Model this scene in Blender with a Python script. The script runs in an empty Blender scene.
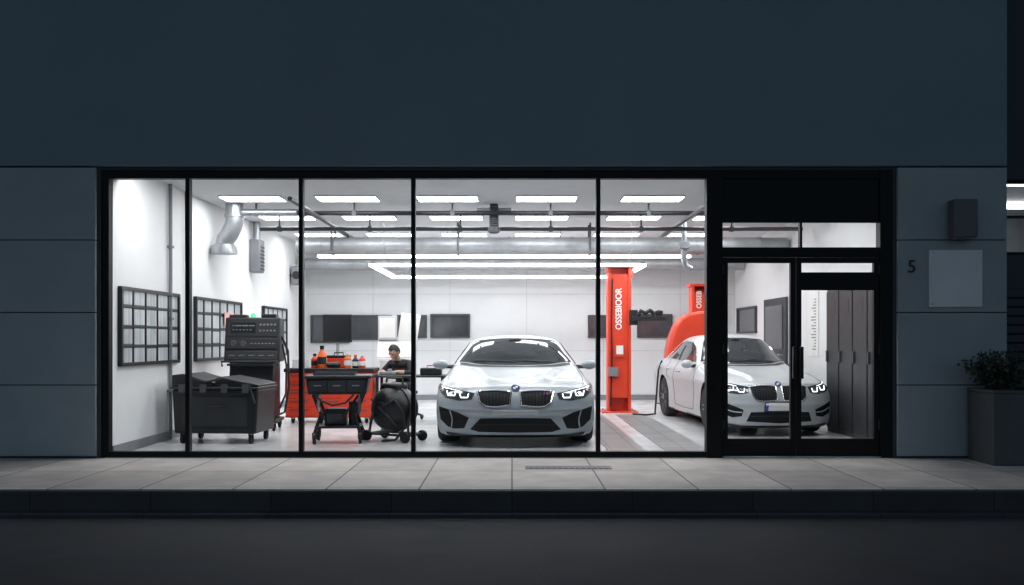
import bpy, bmesh, math, random
import numpy as np
from mathutils import Vector, Matrix
from mathutils.bvhtree import BVHTree
random.seed(7)
S = bpy.context.scene; COL = S.collection
PI = math.pi; R = math.radians
CAMY, F, H = 9.5, 897.0, 1.25
def X(px, y): return (px - 512) * (CAMY + y) / F
def Z(py, y): return H - (py - 340) * (CAMY + y) / F

# ------------------------------------------------------------------ materials
def mat(name, col, rough=.5, metal=0, var=.12, scale=5, bump=0, coat=0, es=0, ec=None, spec=.5, bscale=None, crough=.06):
    m = bpy.data.materials.new(name); m.use_nodes = True
    nt = m.node_tree; b = nt.nodes['Principled BSDF']
    tc = nt.nodes.new('ShaderNodeTexCoord')
    nz = nt.nodes.new('ShaderNodeTexNoise'); nz.inputs['Scale'].default_value = scale; nz.inputs['Detail'].default_value = 7
    nz.inputs['Roughness'].default_value = .6
    nt.links.new(tc.outputs['Object'], nz.inputs['Vector'])
    cr = nt.nodes.new('ShaderNodeValToRGB')
    cr.color_ramp.elements[0].position = .3; cr.color_ramp.elements[1].position = .7
    cr.color_ramp.elements[0].color = [max(0, c * (1 - var)) for c in col] + [1]
    cr.color_ramp.elements[1].color = [min(1, c * (1 + var)) for c in col] + [1]
    nt.links.new(nz.outputs['Fac'], cr.inputs['Fac'])
    nt.links.new(cr.outputs['Color'], b.inputs['Base Color'])
    mr = nt.nodes.new('ShaderNodeMapRange')
    mr.inputs['To Min'].default_value = max(.02, rough * .8); mr.inputs['To Max'].default_value = min(1, rough * 1.2)
    nt.links.new(nz.outputs['Fac'], mr.inputs['Value']); nt.links.new(mr.outputs['Result'], b.inputs['Roughness'])
    b.inputs['Metallic'].default_value = metal
    b.inputs['Specular IOR Level'].default_value = spec
    if coat: b.inputs['Coat Weight'].default_value = coat; b.inputs['Coat Roughness'].default_value = crough
    if bump:
        n2 = nt.nodes.new('ShaderNodeTexNoise'); n2.inputs['Scale'].default_value = bscale or scale * 20; n2.inputs['Detail'].default_value = 5
        nt.links.new(tc.outputs['Object'], n2.inputs['Vector'])
        bp = nt.nodes.new('ShaderNodeBump'); bp.inputs['Strength'].default_value = bump; bp.inputs['Distance'].default_value = .01
        nt.links.new(n2.outputs['Fac'], bp.inputs['Height']); nt.links.new(bp.outputs['Normal'], b.inputs['Normal'])
    if es:
        b.inputs['Emission Color'].default_value = list(ec or col) + [1]; b.inputs['Emission Strength'].default_value = es
    return m

def brickmat(name, col, mortar, bw, rh, rough, ms=.006, var=.12, offset=0.0, lo=.82, hi=1.12):
    m = mat(name, col, rough, var=var, scale=2.5, bump=.25, bscale=60)
    nt = m.node_tree; b = nt.nodes['Principled BSDF']; tc = nt.nodes['Texture Coordinate']
    bt = nt.nodes.new('ShaderNodeTexBrick'); bt.offset = offset; bt.squash = 1
    bt.inputs['Scale'].default_value = 1; bt.inputs['Brick Width'].default_value = bw; bt.inputs['Row Height'].default_value = rh
    bt.inputs['Mortar Size'].default_value = ms; bt.inputs['Mortar Smooth'].default_value = .2
    bt.inputs['Color1'].default_value = (lo, lo, lo, 1); bt.inputs['Color2'].default_value = (hi, hi, hi, 1)
    mm = [v / max(c, .001) for v, c in zip(mortar, col)]
    bt.inputs['Mortar'].default_value = mm + [1]
    nt.links.new(tc.outputs['Object'], bt.inputs['Vector'])
    mx = nt.nodes.new('ShaderNodeMix'); mx.data_type = 'RGBA'; mx.blend_type = 'MULTIPLY'; mx.inputs['Factor'].default_value = 1
    src = b.inputs['Base Color'].links[0].from_socket
    nt.links.new(src, mx.inputs['A']); nt.links.new(bt.outputs['Color'], mx.inputs['B'])
    nt.links.new(mx.outputs['Result'], b.inputs['Base Color'])
    return m

M = {}
M['clad'] = mat('clad', (.17, .232, .272), .75, var=.09, scale=.6, bump=.15, bscale=90)
M['panel'] = mat('panel', (.31, .355, .375), .7, var=.09, scale=1.2, bump=.15, bscale=70)
M['core'] = mat('core', (.05, .06, .07), .9)
M['frame'] = mat('frame', (.005, .006, .007), .5, var=.2, spec=.2)
M['black'] = mat('black', (.010, .011, .013), .45, var=.25)
M['blackgloss'] = mat('blackgloss', (.008, .009, .01), .15, var=.2, coat=.5)
M['dark'] = mat('dark', (.022, .024, .028), .5, var=.2)
M['rubber'] = mat('rubber', (.014, .014, .015), .75, var=.2, bump=.2)
M['grey'] = mat('grey', (.20, .21, .23), .5, var=.12)
M['dgrey'] = mat('dgrey', (.075, .08, .088), .5, var=.15)
M['lgrey'] = mat('lgrey', (.5, .51, .52), .5, var=.08)
M['galv'] = mat('galv', (.36, .38, .40), .38, metal=.75, var=.15)
M['duct'] = mat('duct', (.34, .355, .37), .45, metal=.35, var=.15)
M['steel'] = mat('steel', (.55, .56, .58), .28, metal=1, var=.1)
M['chrome'] = mat('chrome', (.78, .79, .8), .12, metal=1, var=.03)
M['white'] = mat('white', (.76, .77, .775), .6, var=.03, scale=1.5, bump=.05)
M['backwall'] = mat('backwall', (.64, .66, .67), .6, var=.04, scale=1.2, bump=.05)
M['ceil'] = mat('ceil', (.64, .655, .665), .8, var=.04)
M['whiteplastic'] = mat('whiteplastic', (.68, .69, .7), .35, var=.05)
M['red'] = mat('red', (.70, .05, .016), .42, var=.08, coat=.1)
M['orange'] = mat('orange', (.8, .14, .02), .4, var=.1)
M['floor'] = brickmat('floor', (.60, .605, .61), (.42, .42, .43), 1.6, 1.6, .22, .004, .12, lo=.95, hi=1.04)
M['grating'] = brickmat('grating', (.19, .195, .20), (.09, .09, .095), .28, .28, .4, .012, .12)
M['pave'] = brickmat('pave', (.47, .43, .395), (.11, .10, .095), .78, .94, .7, .008, .2, 0.0, lo=.85, hi=1.1)
M['kerb'] = brickmat('kerb', (.05, .05, .054), (.02, .02, .02), 1.0, 5, .8, .006, .25)
M['asphalt'] = mat('asphalt', (.026, .030, .037), .85, var=.45, scale=3, bump=.9, bscale=150)
M['ground'] = mat('ground', (.05, .05, .05), .9)
M['lamp'] = mat('lamp', (.9, .95, 1), .5, es=18.5, ec=(.97, .985, 1), var=0)
M['linlamp'] = mat('linlamp', (.9, .95, 1), .5, es=12, ec=(.975, .985, 1), var=0)
M['dimlamp'] = mat('dimlamp', (.9, .95, 1), .5, es=4, ec=(.95, .98, 1), var=0)
M['headlamp'] = mat('headlamp', (.9, .95, 1), .3, es=2.2, ec=(.97, .985, 1), var=0)
M['green'] = mat('green', (.1, .6, .3), .4, es=.5, ec=(.2, 1, .5), var=0)
M['paintA'] = mat('paintA', (.37, .405, .43), .40, metal=.25, var=.02, coat=.3, crough=.1)
M['paintB'] = mat('paintB', (.48, .505, .52), .40, metal=.15, var=.02, coat=.3, crough=.1)
M['carglass'] = mat('carglass', (.04, .045, .05), .06, var=.1, coat=.4)
M['lampglass'] = mat('lampglass', (.05, .055, .06), .1, var=.1, coat=.6)
M['grille'] = mat('grille', (.005, .005, .006), .6, var=.2, spec=.3)
M['pane'] = mat('pane', (.075, .082, .09), .15, var=.35, scale=1.5, coat=.3)
M['docpane'] = brickmat('docpane', (.50, .54, .555), (.34, .37, .385), .045, .05, .3, .006, .2)
M['screen'] = mat('screen', (.01, .011, .013), .2, var=.1)
M['blue'] = mat('blue', (.02, .09, .5), .4)
M['pink'] = mat('pink', (.75, .4, .38), .7)
M['plate'] = mat('plate', (.8, .8, .78), .4, var=.03)
M['skin'] = mat('skin', (.46, .27, .19), .5, var=.06, scale=20)
M['hair'] = mat('hair', (.012, .009, .008), .6, var=.3, scale=60, bump=.6, bscale=120)
M['shirt'] = mat('shirt', (.018, .019, .023), .85, var=.25, scale=30, bump=.2)
M['trouser'] = mat('trouser', (.03, .035, .05), .85, var=.2, scale=30)
M['leaf'] = mat('leaf', (.028, .046, .03), .55, var=.5, scale=14)
M['bark'] = mat('bark', (.07, .05, .035), .85, var=.3)
M['planter'] = mat('planter', (.075, .08, .085), .6, var=.15, bump=.1)
M['lampbox'] = mat('lampbox', (.10, .105, .11), .5, var=.12, bump=.1)
M['locker'] = mat('locker', (.05, .054, .06), .5, var=.12)
M['soil'] = mat('soil', (.03, .022, .016), .95, var=.4, scale=30, bump=.6)
M['sign'] = mat('sign', (.70, .73, .74), .45, var=.06, scale=3)

# ------------------------------------------------------------------ mesh helper
class MB:
    def __init__(s): s.v = []; s.f = []; s.s = []
    def add(s, vs, fs, smooth=False):
        o = len(s.v); s.v += [tuple(v) for v in vs]; s.f += [tuple(i + o for i in f) for f in fs]; s.s += [smooth] * len(fs); return s
    def box(s, x0, x1, y0, y1, z0, z1, rot=None, piv=None):
        vs = [Vector((x, y, z)) for z in (z0, z1) for y in (y0, y1) for x in (x0, x1)]
        if rot is not None:
            c = Vector(piv) if piv else Vector(((x0 + x1) / 2, (y0 + y1) / 2, (z0 + z1) / 2))
            vs = [rot @ (v - c) + c for v in vs]
        return s.add(vs, [(0, 2, 3, 1), (4, 5, 7, 6), (0, 1, 5, 4), (2, 6, 7, 3), (0, 4, 6, 2), (1, 3, 7, 5)])
    def tube(s, pts, r, n=10, closed=False, smooth=True):
        pts = [Vector(p) for p in pts]; k = len(pts)
        rs = r if isinstance(r, (list, tuple)) else [r] * k
        vs = []; up = None
        for i, p in enumerate(pts):
            if closed: t = pts[(i + 1) % k] - pts[i - 1]
            else: t = pts[min(i + 1, k - 1)] - pts[max(i - 1, 0)]
            t = t.normalized() if t.length > 1e-9 else Vector((0, 0, 1))
            if up is None:
                a = Vector((0, 0, 1)) if abs(t.z) < .9 else Vector((1, 0, 0)); up = (a - t * a.dot(t)).normalized()
            else:
                up = up - t * up.dot(t); up = up.normalized() if up.length > 1e-6 else t.orthogonal().normalized()
            w = t.cross(up)
            for j in range(n):
                a = 2 * PI * j / n; vs.append(p + (up * math.cos(a) + w * math.sin(a)) * rs[i])
        fs = []
        for i in range(k if closed else k - 1):
            i2 = (i + 1) % k
            for j in range(n): fs.append((i * n + j, i * n + (j + 1) % n, i2 * n + (j + 1) % n, i2 * n + j))
        s.add(vs, fs, smooth)
        if not closed:
            s.add(vs[:n], [tuple(range(n))]); s.add(vs[-n:], [tuple(range(n))])
        return s
    def lathe(s, prof, c=(0, 0, 0), axis='z', n=24, smooth=True):
        vs = []
        for r, h in prof:
            for j in range(n):
                a = 2 * PI * j / n; u, w = r * math.cos(a), r * math.sin(a)
                p = {'z': (u, w, h), 'x': (h, u, w), 'y': (u, h, w)}[axis]
                vs.append((p[0] + c[0], p[1] + c[1], p[2] + c[2]))
        k = len(prof)
        fs = [(i * n + j, i * n + (j + 1) % n, (i + 1) * n + (j + 1) % n, (i + 1) * n + j) for i in range(k - 1) for j in range(n)]
        s.add(vs, fs, smooth)
        if prof[0][0] > 1e-6: s.add(vs[:n], [tuple(range(n))])
        if prof[-1][0] > 1e-6: s.add(vs[-n:], [tuple(range(n))])
        return s
    def prism(s, poly, axis, a0, a1, smooth=False):
        n = len(poly)
        def P(u, w, a): return {'y': (u, a, w), 'x': (a, u, w), 'z': (u, w, a)}[axis]
        vs = [P(u, w, a0) for u, w in poly] + [P(u, w, a1) for u, w in poly]
        s.add(vs, [tuple(range(n)), tuple(range(n, 2 * n))]); 
        return s.add(vs, [(i, (i + 1) % n, n + (i + 1) % n, n + i) for i in range(n)], smooth)
    def sphere(s, c, r, nu=16, nv=10):
        if not isinstance(r, (list, tuple)): r = (r, r, r)
        vs = []; fs = []
        for i in range(nv + 1):
            t = PI * (i + .02 if i == 0 else (i - .02 if i == nv else i)) / nv
            for j in range(nu):
                a = 2 * PI * j / nu
                vs.append((c[0] + r[0] * math.sin(t) * math.cos(a), c[1] + r[1] * math.sin(t) * math.sin(a), c[2] + r[2] * math.cos(t)))
        for i in range(nv):
            for j in range(nu): fs.append((i * nu + j, i * nu + (j + 1) % nu, (i + 1) * nu + (j + 1) % nu, (i + 1) * nu + j))
        fs.append(tuple(range(nu))); fs.append(tuple(range(nv * nu, nv * nu + nu)))
        return s.add(vs, fs, True)
    def grid(s, rows):
        n = len(rows[0]); vs = [p for r in rows for p in r]
        return s.add(vs, [(i * n + j, i * n + j + 1, (i + 1) * n + j + 1, (i + 1) * n + j) for i in range(len(rows) - 1) for j in range(n - 1)], True)
    def mesh(s, name):
        me = bpy.data.meshes.new(name); me.from_pydata(s.v, [], s.f)
        for p, f in zip(me.polygons, s.s): p.use_smooth = f
        bm = bmesh.new(); bm.from_mesh(me)
        bmesh.ops.remove_doubles(bm, verts=bm.verts, dist=1e-6)
        bmesh.ops.recalc_face_normals(bm, faces=bm.faces); bm.to_mesh(me); bm.free()
        me.set_sharp_from_angle(angle=R(38))
        return me
    def build(s, name, m, parent=None, bevel=0, seg=2, loc=None):
        me = s.mesh(name); me.materials.append(m)
        o = bpy.data.objects.new(name, me); COL.objects.link(o)
        if parent: o.parent = parent
        if loc: o.location = loc
        if bevel:
            b = o.modifiers.new('bevel', 'BEVEL'); b.width = bevel; b.segments = seg; b.limit_method = 'ANGLE'; b.angle_limit = R(40)
        return o

def thing(name, label, cat, loc=(0, 0, 0), rz=0, group=None):
    o = bpy.data.objects.new(name, None); COL.objects.link(o); o.location = loc; o.rotation_euler = (0, 0, rz)
    o.empty_display_size = .1
    return tag(o, label, cat, group)
def tag(o, label, cat, group=None):
    o['label'] = label; o['category'] = cat
    if group: o['group'] = group
    return o
def struct(o): o['kind'] = 'structure'; return o
def dup(root, loc, rz=None, label=None):
    r = root.copy(); COL.objects.link(r); r.location = loc
    if rz is not None: r.rotation_euler = (0, 0, rz)
    if label: r['label'] = label
    for ch in list(root.children):
        c = ch.copy(); COL.objects.link(c); c.parent = r
        for g in list(ch.children):
            d = g.copy(); COL.objects.link(d); d.parent = c
    return r
def evalmesh(o):
    bpy.context.view_layer.update()
    dg = bpy.context.evaluated_depsgraph_get()
    return bpy.data.meshes.new_from_object(o.evaluated_get(dg))
def text(name, s, size, m, parent, loc, rot, ext=.004, sx=1, bold=0):
    cu = bpy.data.curves.new(name, 'FONT'); cu.body = s; cu.size = size; cu.extrude = ext; cu.align_x = 'CENTER'; cu.align_y = 'CENTER'; cu.offset = bold
    t = bpy.data.objects.new('tmp', cu); COL.objects.link(t)
    me = evalmesh(t); bpy.data.objects.remove(t); bpy.data.curves.remove(cu)
    me.transform(Matrix.Diagonal((sx, 1, 1, 1)))
    me.materials.clear(); me.materials.append(m); me.name = name
    o = bpy.data.objects.new(name, me); COL.objects.link(o); o.location = loc; o.rotation_euler = rot
    if parent: o.parent = parent
    return o

# ------------------------------------------------------------------ ground
struct(MB().box(-250, 250, -250, 250, -.5, -.30).build('ground', M['ground']))
struct(MB().box(-60, 60, -16, -2.2, -.4, -.20).build('road', M['asphalt']))
struct(MB().box(-60, 60, -2.2, -2.06, -.4, -.165).build('gutter', M['kerb'], bevel=.01))
struct(MB().box(-60, 60, -2.058, -1.98, -.4, -.002).build('kerb', M['kerb'], bevel=.02))
struct(MB().box(-60, 60, -1.976, .02, -.4, 0.0).build('pavement', M['pave']))
dg_ = thing('drain_grate', 'faint dark slotted drain grate set in the pavement before the window', 'drain grate', (.55, -.72, 0))
MB().box(-.42, .42, -.10, .10, -.01, .004).build('grate_frame', M['dgrey'], dg_)
g = MB()
for i in range(14): g.box(-.38 + i * .0565, -.35 + i * .0565, -.08, .08, .004, .007)
g.build('grate_bars', M['dgrey'], dg_)

# ------------------------------------------------------------------ building
B = thing('commercial_building', 'blue grey workshop building with a wide lit glass shopfront', 'building')
XL, XR, ZT = -4.36, 4.035, 3.05
BR = 5.22
c = MB(); c.box(-16, XL, 0, .3, -.3, 3.08); c.box(XR, BR, 0, .3, -.3, 3.08); c.box(-16, BR, 0.001, .3, 3.05, 8.0)
c.build('facade_core', M['core'], B)
MB().box(-16, BR, -.045, 0, 3.085, 8.0).build('upper_cladding', M['clad'], B, bevel=.006)
rowz = [.02, .775, 1.54, 2.305, 3.073]
for i in range(4):
    for (a, b) in ((-4.395 - 2.4, -4.395), (-4.395 - 4.81, -4.395 - 2.41), (-4.395 - 7.22, -4.395 - 4.82), (4.07, BR)):
        MB().box(a, b, -.04, 0, rowz[i] + .005, rowz[i + 1] - .005).build('wall_panel', M['panel'], B, bevel=.004)
MB().box(-16, XL - .035, -.02, 0, 0, .02).build('plinth_strip', M['dark'], B)
LW, RW, BW, CH = -4.3, 4.65, 9.2, 3.2
MB().box(LW - .2, LW, .12, BW + .2, -.1, CH).build('left_wall', M['white'], B)
MB().box(RW, RW + .2, .3, BW + .2, -.1, CH).build('right_wall', M['white'], B)
MB().box(LW, RW, BW, BW + .2, -.1, CH).build('back_wall', M['backwall'], B)
MB().box(LW - .3, BR - .002, .3, BW + .3, CH, CH + .25).build('ceiling_slab', M['ceil'], B)
MB().box(BR - .2, BR, .301, 12, -.3, 8.0).build('side_wall', M['clad'], B)
MB().box(LW, RW, .29, .3, 3.0, CH).build('lintel_lining', M['white'], B)
mb = MB(); mb.box(LW, LW + .02, .13, BW, 0.006, .11); mb.box(LW + .02, RW, BW - .02, BW, .006, .11); mb.box(RW - .02, RW, .3, BW - .02, .006, .11)
mb.build('skirting', M['grey'], B)
mb = MB()
for z in (1.02, 2.2): mb.box(LW + .03, RW - .03, BW - .006, BW, z, z + .012)
for x in (-2.9, -1.3, .3, 1.9, 3.5): mb.box(x, x + .012, BW - .005, BW, .12, CH)
mb.build('panel_joints', M['lgrey'], B)
struct(MB().box(LW - .02, RW + .02, .02, BW + .02, -.2, .005).build('workshop_floor', M['floor']))
f = MB(); Y0, Y1 = .02, .11
f.box(XL, -4.28, Y0, Y1, 0, ZT); f.box(-4.28, 2.065, Y0, Y1, 2.965, ZT); f.box(-4.28, 2.065, Y0, Y1, 0, .065)
for px in (188.5, 301.5, 413.5, 598): f.box(X(px, .06) - .023, X(px, .06) + .023, Y0 + .002, Y1 - .002, .065, 2.965)
f.box(2.065, 2.235, Y0 - .01, Y1 + .02, 0, ZT); f.box(3.905, XR, Y0 - .01, Y1 + .02, 0, ZT)
f.box(2.235, 3.905, Y0, Y1, 2.965, ZT)
f.box(2.235, 3.905, Y0 + .003, Y1, 2.13, 2.235)
f.box(3.06, 3.085, Y0 + .01, Y1 - .01, 2.235, 2.5)
f.build('shopfront_frame', M['frame'], B, bevel=.004)
MB().box(2.235, 3.905, .04, .09, 2.5, 2.965).build('door_header_panel', M['frame'], B, bevel=.004)
def leaf(x0, x1, hx, rows):
    d = MB()
    d.box(x0, x0 + .055, .03, .085, .02, 2.125); d.box(x1 - .055, x1, .03, .085, .02, 2.125)
    d.box(x0 + .055, x1 - .055, .032, .083, .02, .20); d.box(x0 + .055, x1 - .055, .032, .083, 2.07, 2.125)
    for a, b in rows: d.box(x0 + .055, x1 - .055, .032, .083, a, b)
    o = d.build('entrance_door', M['frame'], B, bevel=.004)
    h = MB(); h.box(hx - .022, hx + .022, -.045, -.02, .84, 1.18); h.box(hx - .012, hx + .012, -.02, .03, .88, .92); h.box(hx - .012, hx + .012, -.02, .03, 1.1, 1.14)
    h.build('door_handle', M['blackgloss'], o, bevel=.006)
    for z in (.3, 1.1, 1.95):
        MB().lathe([(.014, 0), (.014, .1)], (x0 if hx > (x0 + x1) / 2 else x1, .025, z), 'z', 8).build('hinge', M['black'], o)
leaf(2.24, 3.015, 2.985, [])
leaf(3.022, 3.90, 3.055, [(1.78, 1.97)])
MB().box(2.235, 3.905, -.02, .25, -.02, .018).build('threshold', M['galv'], B, bevel=.004)

def wall_window(x0, x1, z0, z1, y, axis='y'):
    fr = MB(); t = .04
    def bx(a0, a1, c0, c1, d0, d1):
        if axis == 'y': fr.box(a0, a1, y - d1, y - d0, c0, c1)
        else: fr.box(y - d1, y - d0, a0, a1, c0, c1)
    bx(x0, x1, z0, z0 + t, 0, .05); bx(x0, x1, z1 - t, z1, 0, .05); bx(x0, x0 + t, z0 + t, z1 - t, 0, .05); bx(x1 - t, x1, z0 + t, z1 - t, 0, .05)
    o = fr.build('window', M['locker'], B, bevel=.004)
    p = MB()
    if axis == 'y': p.box(x0 + t, x1 - t, y - .02, y - .002, z0 + t, z1 - t)
    else: p.box(y - .02, y - .002, x0 + t, x1 - t, z0 + t, z1 - t)
    p.build('pane', M['pane'], o)
for a, b, c0, c1 in ((311, 350, 343, 315), (352.5, 392, 340, 315), (397, 427, 338, 315), (430.5, 470, 338, 314), (588, 607, 338, 315), (637, 672, 338, 314)):
    wall_window(X(a, BW), X(b, BW), Z(c0, BW), Z(c1, BW), BW)
wall_window(7.5, 8.9, 1.38, 1.9, RW, 'x')
do = MB(); do.box(RW - .05, RW - .002, 5.6, 6.9, .006, 1.98); do = do.build('interior_door', M['locker'], B, bevel=.006)
MB().box(RW - .062, RW - .05, 5.75, 6.75, 1.1, 1.85).build('pane', M['pane'], do)
MB().tube([(RW - .06, 5.72, 1.0), (RW - .1, 5.72, 1.0), (RW - .1, 5.86, 1.0)], .012, 8).build('handle', M['steel'], do)

N = thing('neighbour_building', 'dark neighbouring building with dim lit window at right edge', 'building', (0, 0, 0))
n = MB(); n.box(BR + .002, 12, .5, .8, -.3, 2.2); n.box(BR + .002, 12, .5, .8, 3.05, 8); n.box(BR + .002, BR + .06, .5, .8, 2.2, 3.05); n.box(8, 12, .5, .8, 2.2, 3.05)
n.build('wall', M['core'], N)
n = MB(); n.box(BR + .002, 8.2, .8, 5, 2.1, 2.2); n.box(BR + .002, 8.2, 5, 5.1, 2.1, 3.3); n.box(BR + .002, 8.2, .8, 5, 3.2, 3.3); n.box(8.2, 8.3, .8, 5, 2.1, 3.3)
n.build('room_lining', M['lgrey'], N)
n = MB(); n.box(BR + .06, 8, .6, .64, 2.2, 2.24); n.box(BR + .06, 8, .6, .64, 3.01, 3.05); n.box(BR + .06, 8, .6, .64, 2.62, 2.65); n.box(6.4, 6.45, .6, .64, 2.24, 3.01); n.build('window_bars', M['frame'], N)
for y in (1.3, 3.2): MB().box(5.5, 7.8, y, y + .12, 3.12, 3.18).build('tube_lamp', M['dimlamp'], N)
n = MB()
for i in range(18): n.box(BR + .1, 8, .46, .5, .02 + i * .1, .11 + i * .1)
n.build('roller_shutter', M['dark'], N, bevel=.01)

# ------------------------------------------------------------------ things on the facade
o = text('house_number', '5', .19, M['black'], None, (X(912, -.05), -.046, Z(267, -.05)), (R(90), 0, 0), .006)
tag(o, 'black number 5 fixed to the wall panel beside the door', 'house number')
t = thing('wall_plaque', 'blank pale square sign plate on the right wall panel', 'sign', (X(955.5, -.05), -.04, Z(278.5, -.05)))
MB().box(-.28, .28, -.02, 0, -.30, .30).build('plate', M['sign'], t, bevel=.004)
for sx in (-.25, .25):
    for sz in (-.27, .27): MB().lathe([(.009, -.026), (.009, -.018)], (sx, 0, sz), 'y', 10).build('screw', M['steel'], t)
t = thing('wall_lamp', 'unlit dark grey box lamp on the wall above the plaque', 'wall lamp', (X(959, -.05), -.04, Z(220, -.05)))
MB().box(-.125, .125, -.16, -.015, -.2, .2).build('housing', M['lampbox'], t, bevel=.012)
MB().box(-.08, .08, -.016, 0, -.14, .14).build('back_plate', M['black'], t)
MB().box(-.1, .1, -.14, -.03, -.207, -.2).build('diffuser', M['grey'], t)
pcx, pcy = 5.03, -.34
t = thing('planter', 'tall square grey planter at the right end of the wall', 'planter', (pcx, pcy, 0))
p = MB(); a = .255; h = .72
p.prism([(-a * .96, .0), (a * .96, .0), (a, h), (-a, h)], 'y', -a, a)
p.build('pot', M['planter'], t, bevel=.012)
p = MB(); p.box(-a, a, -a - .004, -a + .03, h, h + .03); p.box(-a, a, a - .03, a + .004, h, h + .03); p.box(-a - .004, -a + .03, -a + .03, a - .03, h, h + .03); p.box(a - .03, a + .004, -a + .03, a - .03, h, h + .03)
p.build('rim', M['planter'], t, bevel=.005)
MB().box(-a + .03, a - .03, -a + .03, a - .03, h, h + .012).build('soil', M['soil'], t)
t = thing('shrub', 'small dark leafy shrub growing in the grey planter', 'plant', (pcx - .05, pcy, .73))
tw = MB(); lf = MB()
for i in range(46):
    a1 = random.uniform(0, 2 * PI); sp = random.uniform(.05, .34); hh = random.uniform(.10, .40)
    p0 = Vector((math.cos(a1) * .04, math.sin(a1) * .04, 0)); p2 = Vector((math.cos(a1) * sp, math.sin(a1) * sp * .75, hh)); p1 = (p0 + p2) / 2 + Vector((0, 0, .06))
    tw.tube([p0, p1, p2], [.007, .005, .002], 5)
    for k in range(46):
        u = random.uniform(.2, 1.05); q = p0 * (1 - u) ** 2 + p1 * 2 * u * (1 - u) + p2 * u * u
        q = q + Vector((random.gauss(0, .03), random.gauss(0, .03), random.gauss(0, .024)))
        d = Vector((random.gauss(0, 1), random.gauss(0, 1), random.gauss(.3, .8))).normalized(); w = d.orthogonal().normalized()
        w = Matrix.Rotation(random.uniform(0, 6.28), 3, d) @ w
        L = random.uniform(.028, .055); Wd = L * .34
        lf.add([q, q + d * L * .5 + w * Wd, q + d * L, q + d * L * .5 - w * Wd], [(0, 1, 2, 3)])
tw.build('stems', M['bark'], t); lf.build('foliage', M['leaf'], t)

# ------------------------------------------------------------------ ceiling equipment
cl = None
rows = [('window', .56), ('front', 2.8), ('middle', 4.7), ('back', 7.0)]  # window row is added out of view to brighten car fronts and left wall
ordn = ['first', 'second', 'third', 'fourth', 'fifth', 'sixth']
for rn, y in rows:
    for k, x in enumerate([-3.55, -2.25, -.88, .47, 1.92, 3.3]):
        lab = 'white rectangular ceiling light, %s in the %s row from the left' % (ordn[k], rn)
        if cl is None:
            cl = thing('ceiling_light', lab, 'ceiling light', (x, y, CH), 0, 'ceiling lights of the workshop')
            fm = MB(); fm.box(-.42, .42, -.22, -.205, -.022, 0); fm.box(-.42, .42, .205, .22, -.022, 0); fm.box(-.42, -.405, -.205, .205, -.022, 0); fm.box(.405, .42, -.205, .205, -.022, 0)
            fm.build('housing', M['whiteplastic'], cl)
            MB().box(-.405, .405, -.205, .205, -.02, -.004).build('diffuser', M['lamp'], cl)
        else: dup(cl, (x, y, CH), 0, lab)
t = thing('linear_lamp', 'long straight lamp bar hanging across the workshop under the duct', 'lamp', (-.14, 6.4, 2.72))
MB().box(-3.3, 3.3, -.05, .05, .03, .07).build('housing', M['lgrey'], t)
MB().box(-3.3, 3.3, -.045, .045, -.01, .03).build('diffuser', M['linlamp'], t)
for x in (-3, -1, 1, 3): MB().tube([(x, 0, .07), (x, 0, .48)], .006, 6).build('hanger', M['grey'], t)
t = thing('frame_lamp', 'rectangular ring of light bars hanging low before the back wall', 'lamp', (-.07, 6.4, 2.44))
a, b2 = 2.2, 1.4
def ring(z0, z1, wd, m, nm):
    q = MB(); q.box(-a, a, -b2 - wd, -b2 + wd, z0, z1); q.box(-a, a, b2 - wd, b2 + wd, z0, z1); q.box(-a - wd, -a + wd, -b2 - wd, b2 + wd, z0 + .001, z1 + .001); q.box(a - wd, a + wd, -b2 - wd, b2 + wd, z0 + .001, z1 + .001)
    q.build(nm, m, t)
ring(.035, .06, .05, M['lgrey'], 'housing'); ring(0, .035, .036, M['linlamp'], 'diffuser')
for x in (-2, 2):
    for y in (-1.4, 1.4): MB().tube([(x, y, .06), (x, y, .76)], .005, 6).build('hanger', M['grey'], t)
for y, z, nm, x0, x1, mm, colr in ((3.3, 3.06, 'front', -3.95, 4.5, 'dark', 'black'), (4.4, 2.97, 'rear', -3.9, 4.5, 'dgrey', 'dark grey')):
    t = thing('ceiling_rail', '%s pipe rail running across under the ceiling, the %s one' % (colr, nm), 'pipe', (0, y, z))
    MB().tube([(x0, 0, 0), (x1, 0, 0)], .032, 10).build('pipe', M[mm], t)
    for x in np.arange(x0 + .3, x1, 1.4):
        w = MB(); w.box(x - .012, x + .012, -.012, .012, .02, CH - z); w.box(x - .03, x + .03, -.038, .038, -.042, .038); w.build('bracket', M['dgrey'], t)
t = thing('ceiling_rail', 'black pipe running from front to back under the ceiling at left', 'pipe', (-2.75, 0, 3.0))
MB().tube([(0, 1.6, 0), (0, 8.2, 0)], .03, 10).build('pipe', M['dark'], t)
t = thing('ceiling_rail', 'dark grey pipe running from front to back under the ceiling at right', 'pipe', (2.55, 0, 3.02))
MB().tube([(0, 1.9, 0), (0, 8.2, 0)], .03, 10).build('pipe', M['dgrey'], t)
t = thing('air_duct', 'long thick grey duct crossing above the hanging lamp bar', 'duct', (0, 5.55, 2.83))
d = MB(); d.tube([(-3.6, 0, 0), (4.6, 0, 0)], .14, 24)
for x in np.arange(-3.2, 4.6, 1.05): d.lathe([(.14, -.02), (.152, -.02), (.152, .02), (.14, .02)], (x, 0, 0), 'x', 24)
d.build('duct_pipe', M['duct'], t)
for x in (-3, -.9, 1.3, 3.4):
    w = MB(); w.box(x - .015, x + .015, -.162, -.154, -.1, .37); w.box(x - .015, x + .015, .154, .162, -.1, .37); w.box(x - .015, x + .015, -.162, .162, -.162, -.154); w.build('strap', M['dgrey'], t)
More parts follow.
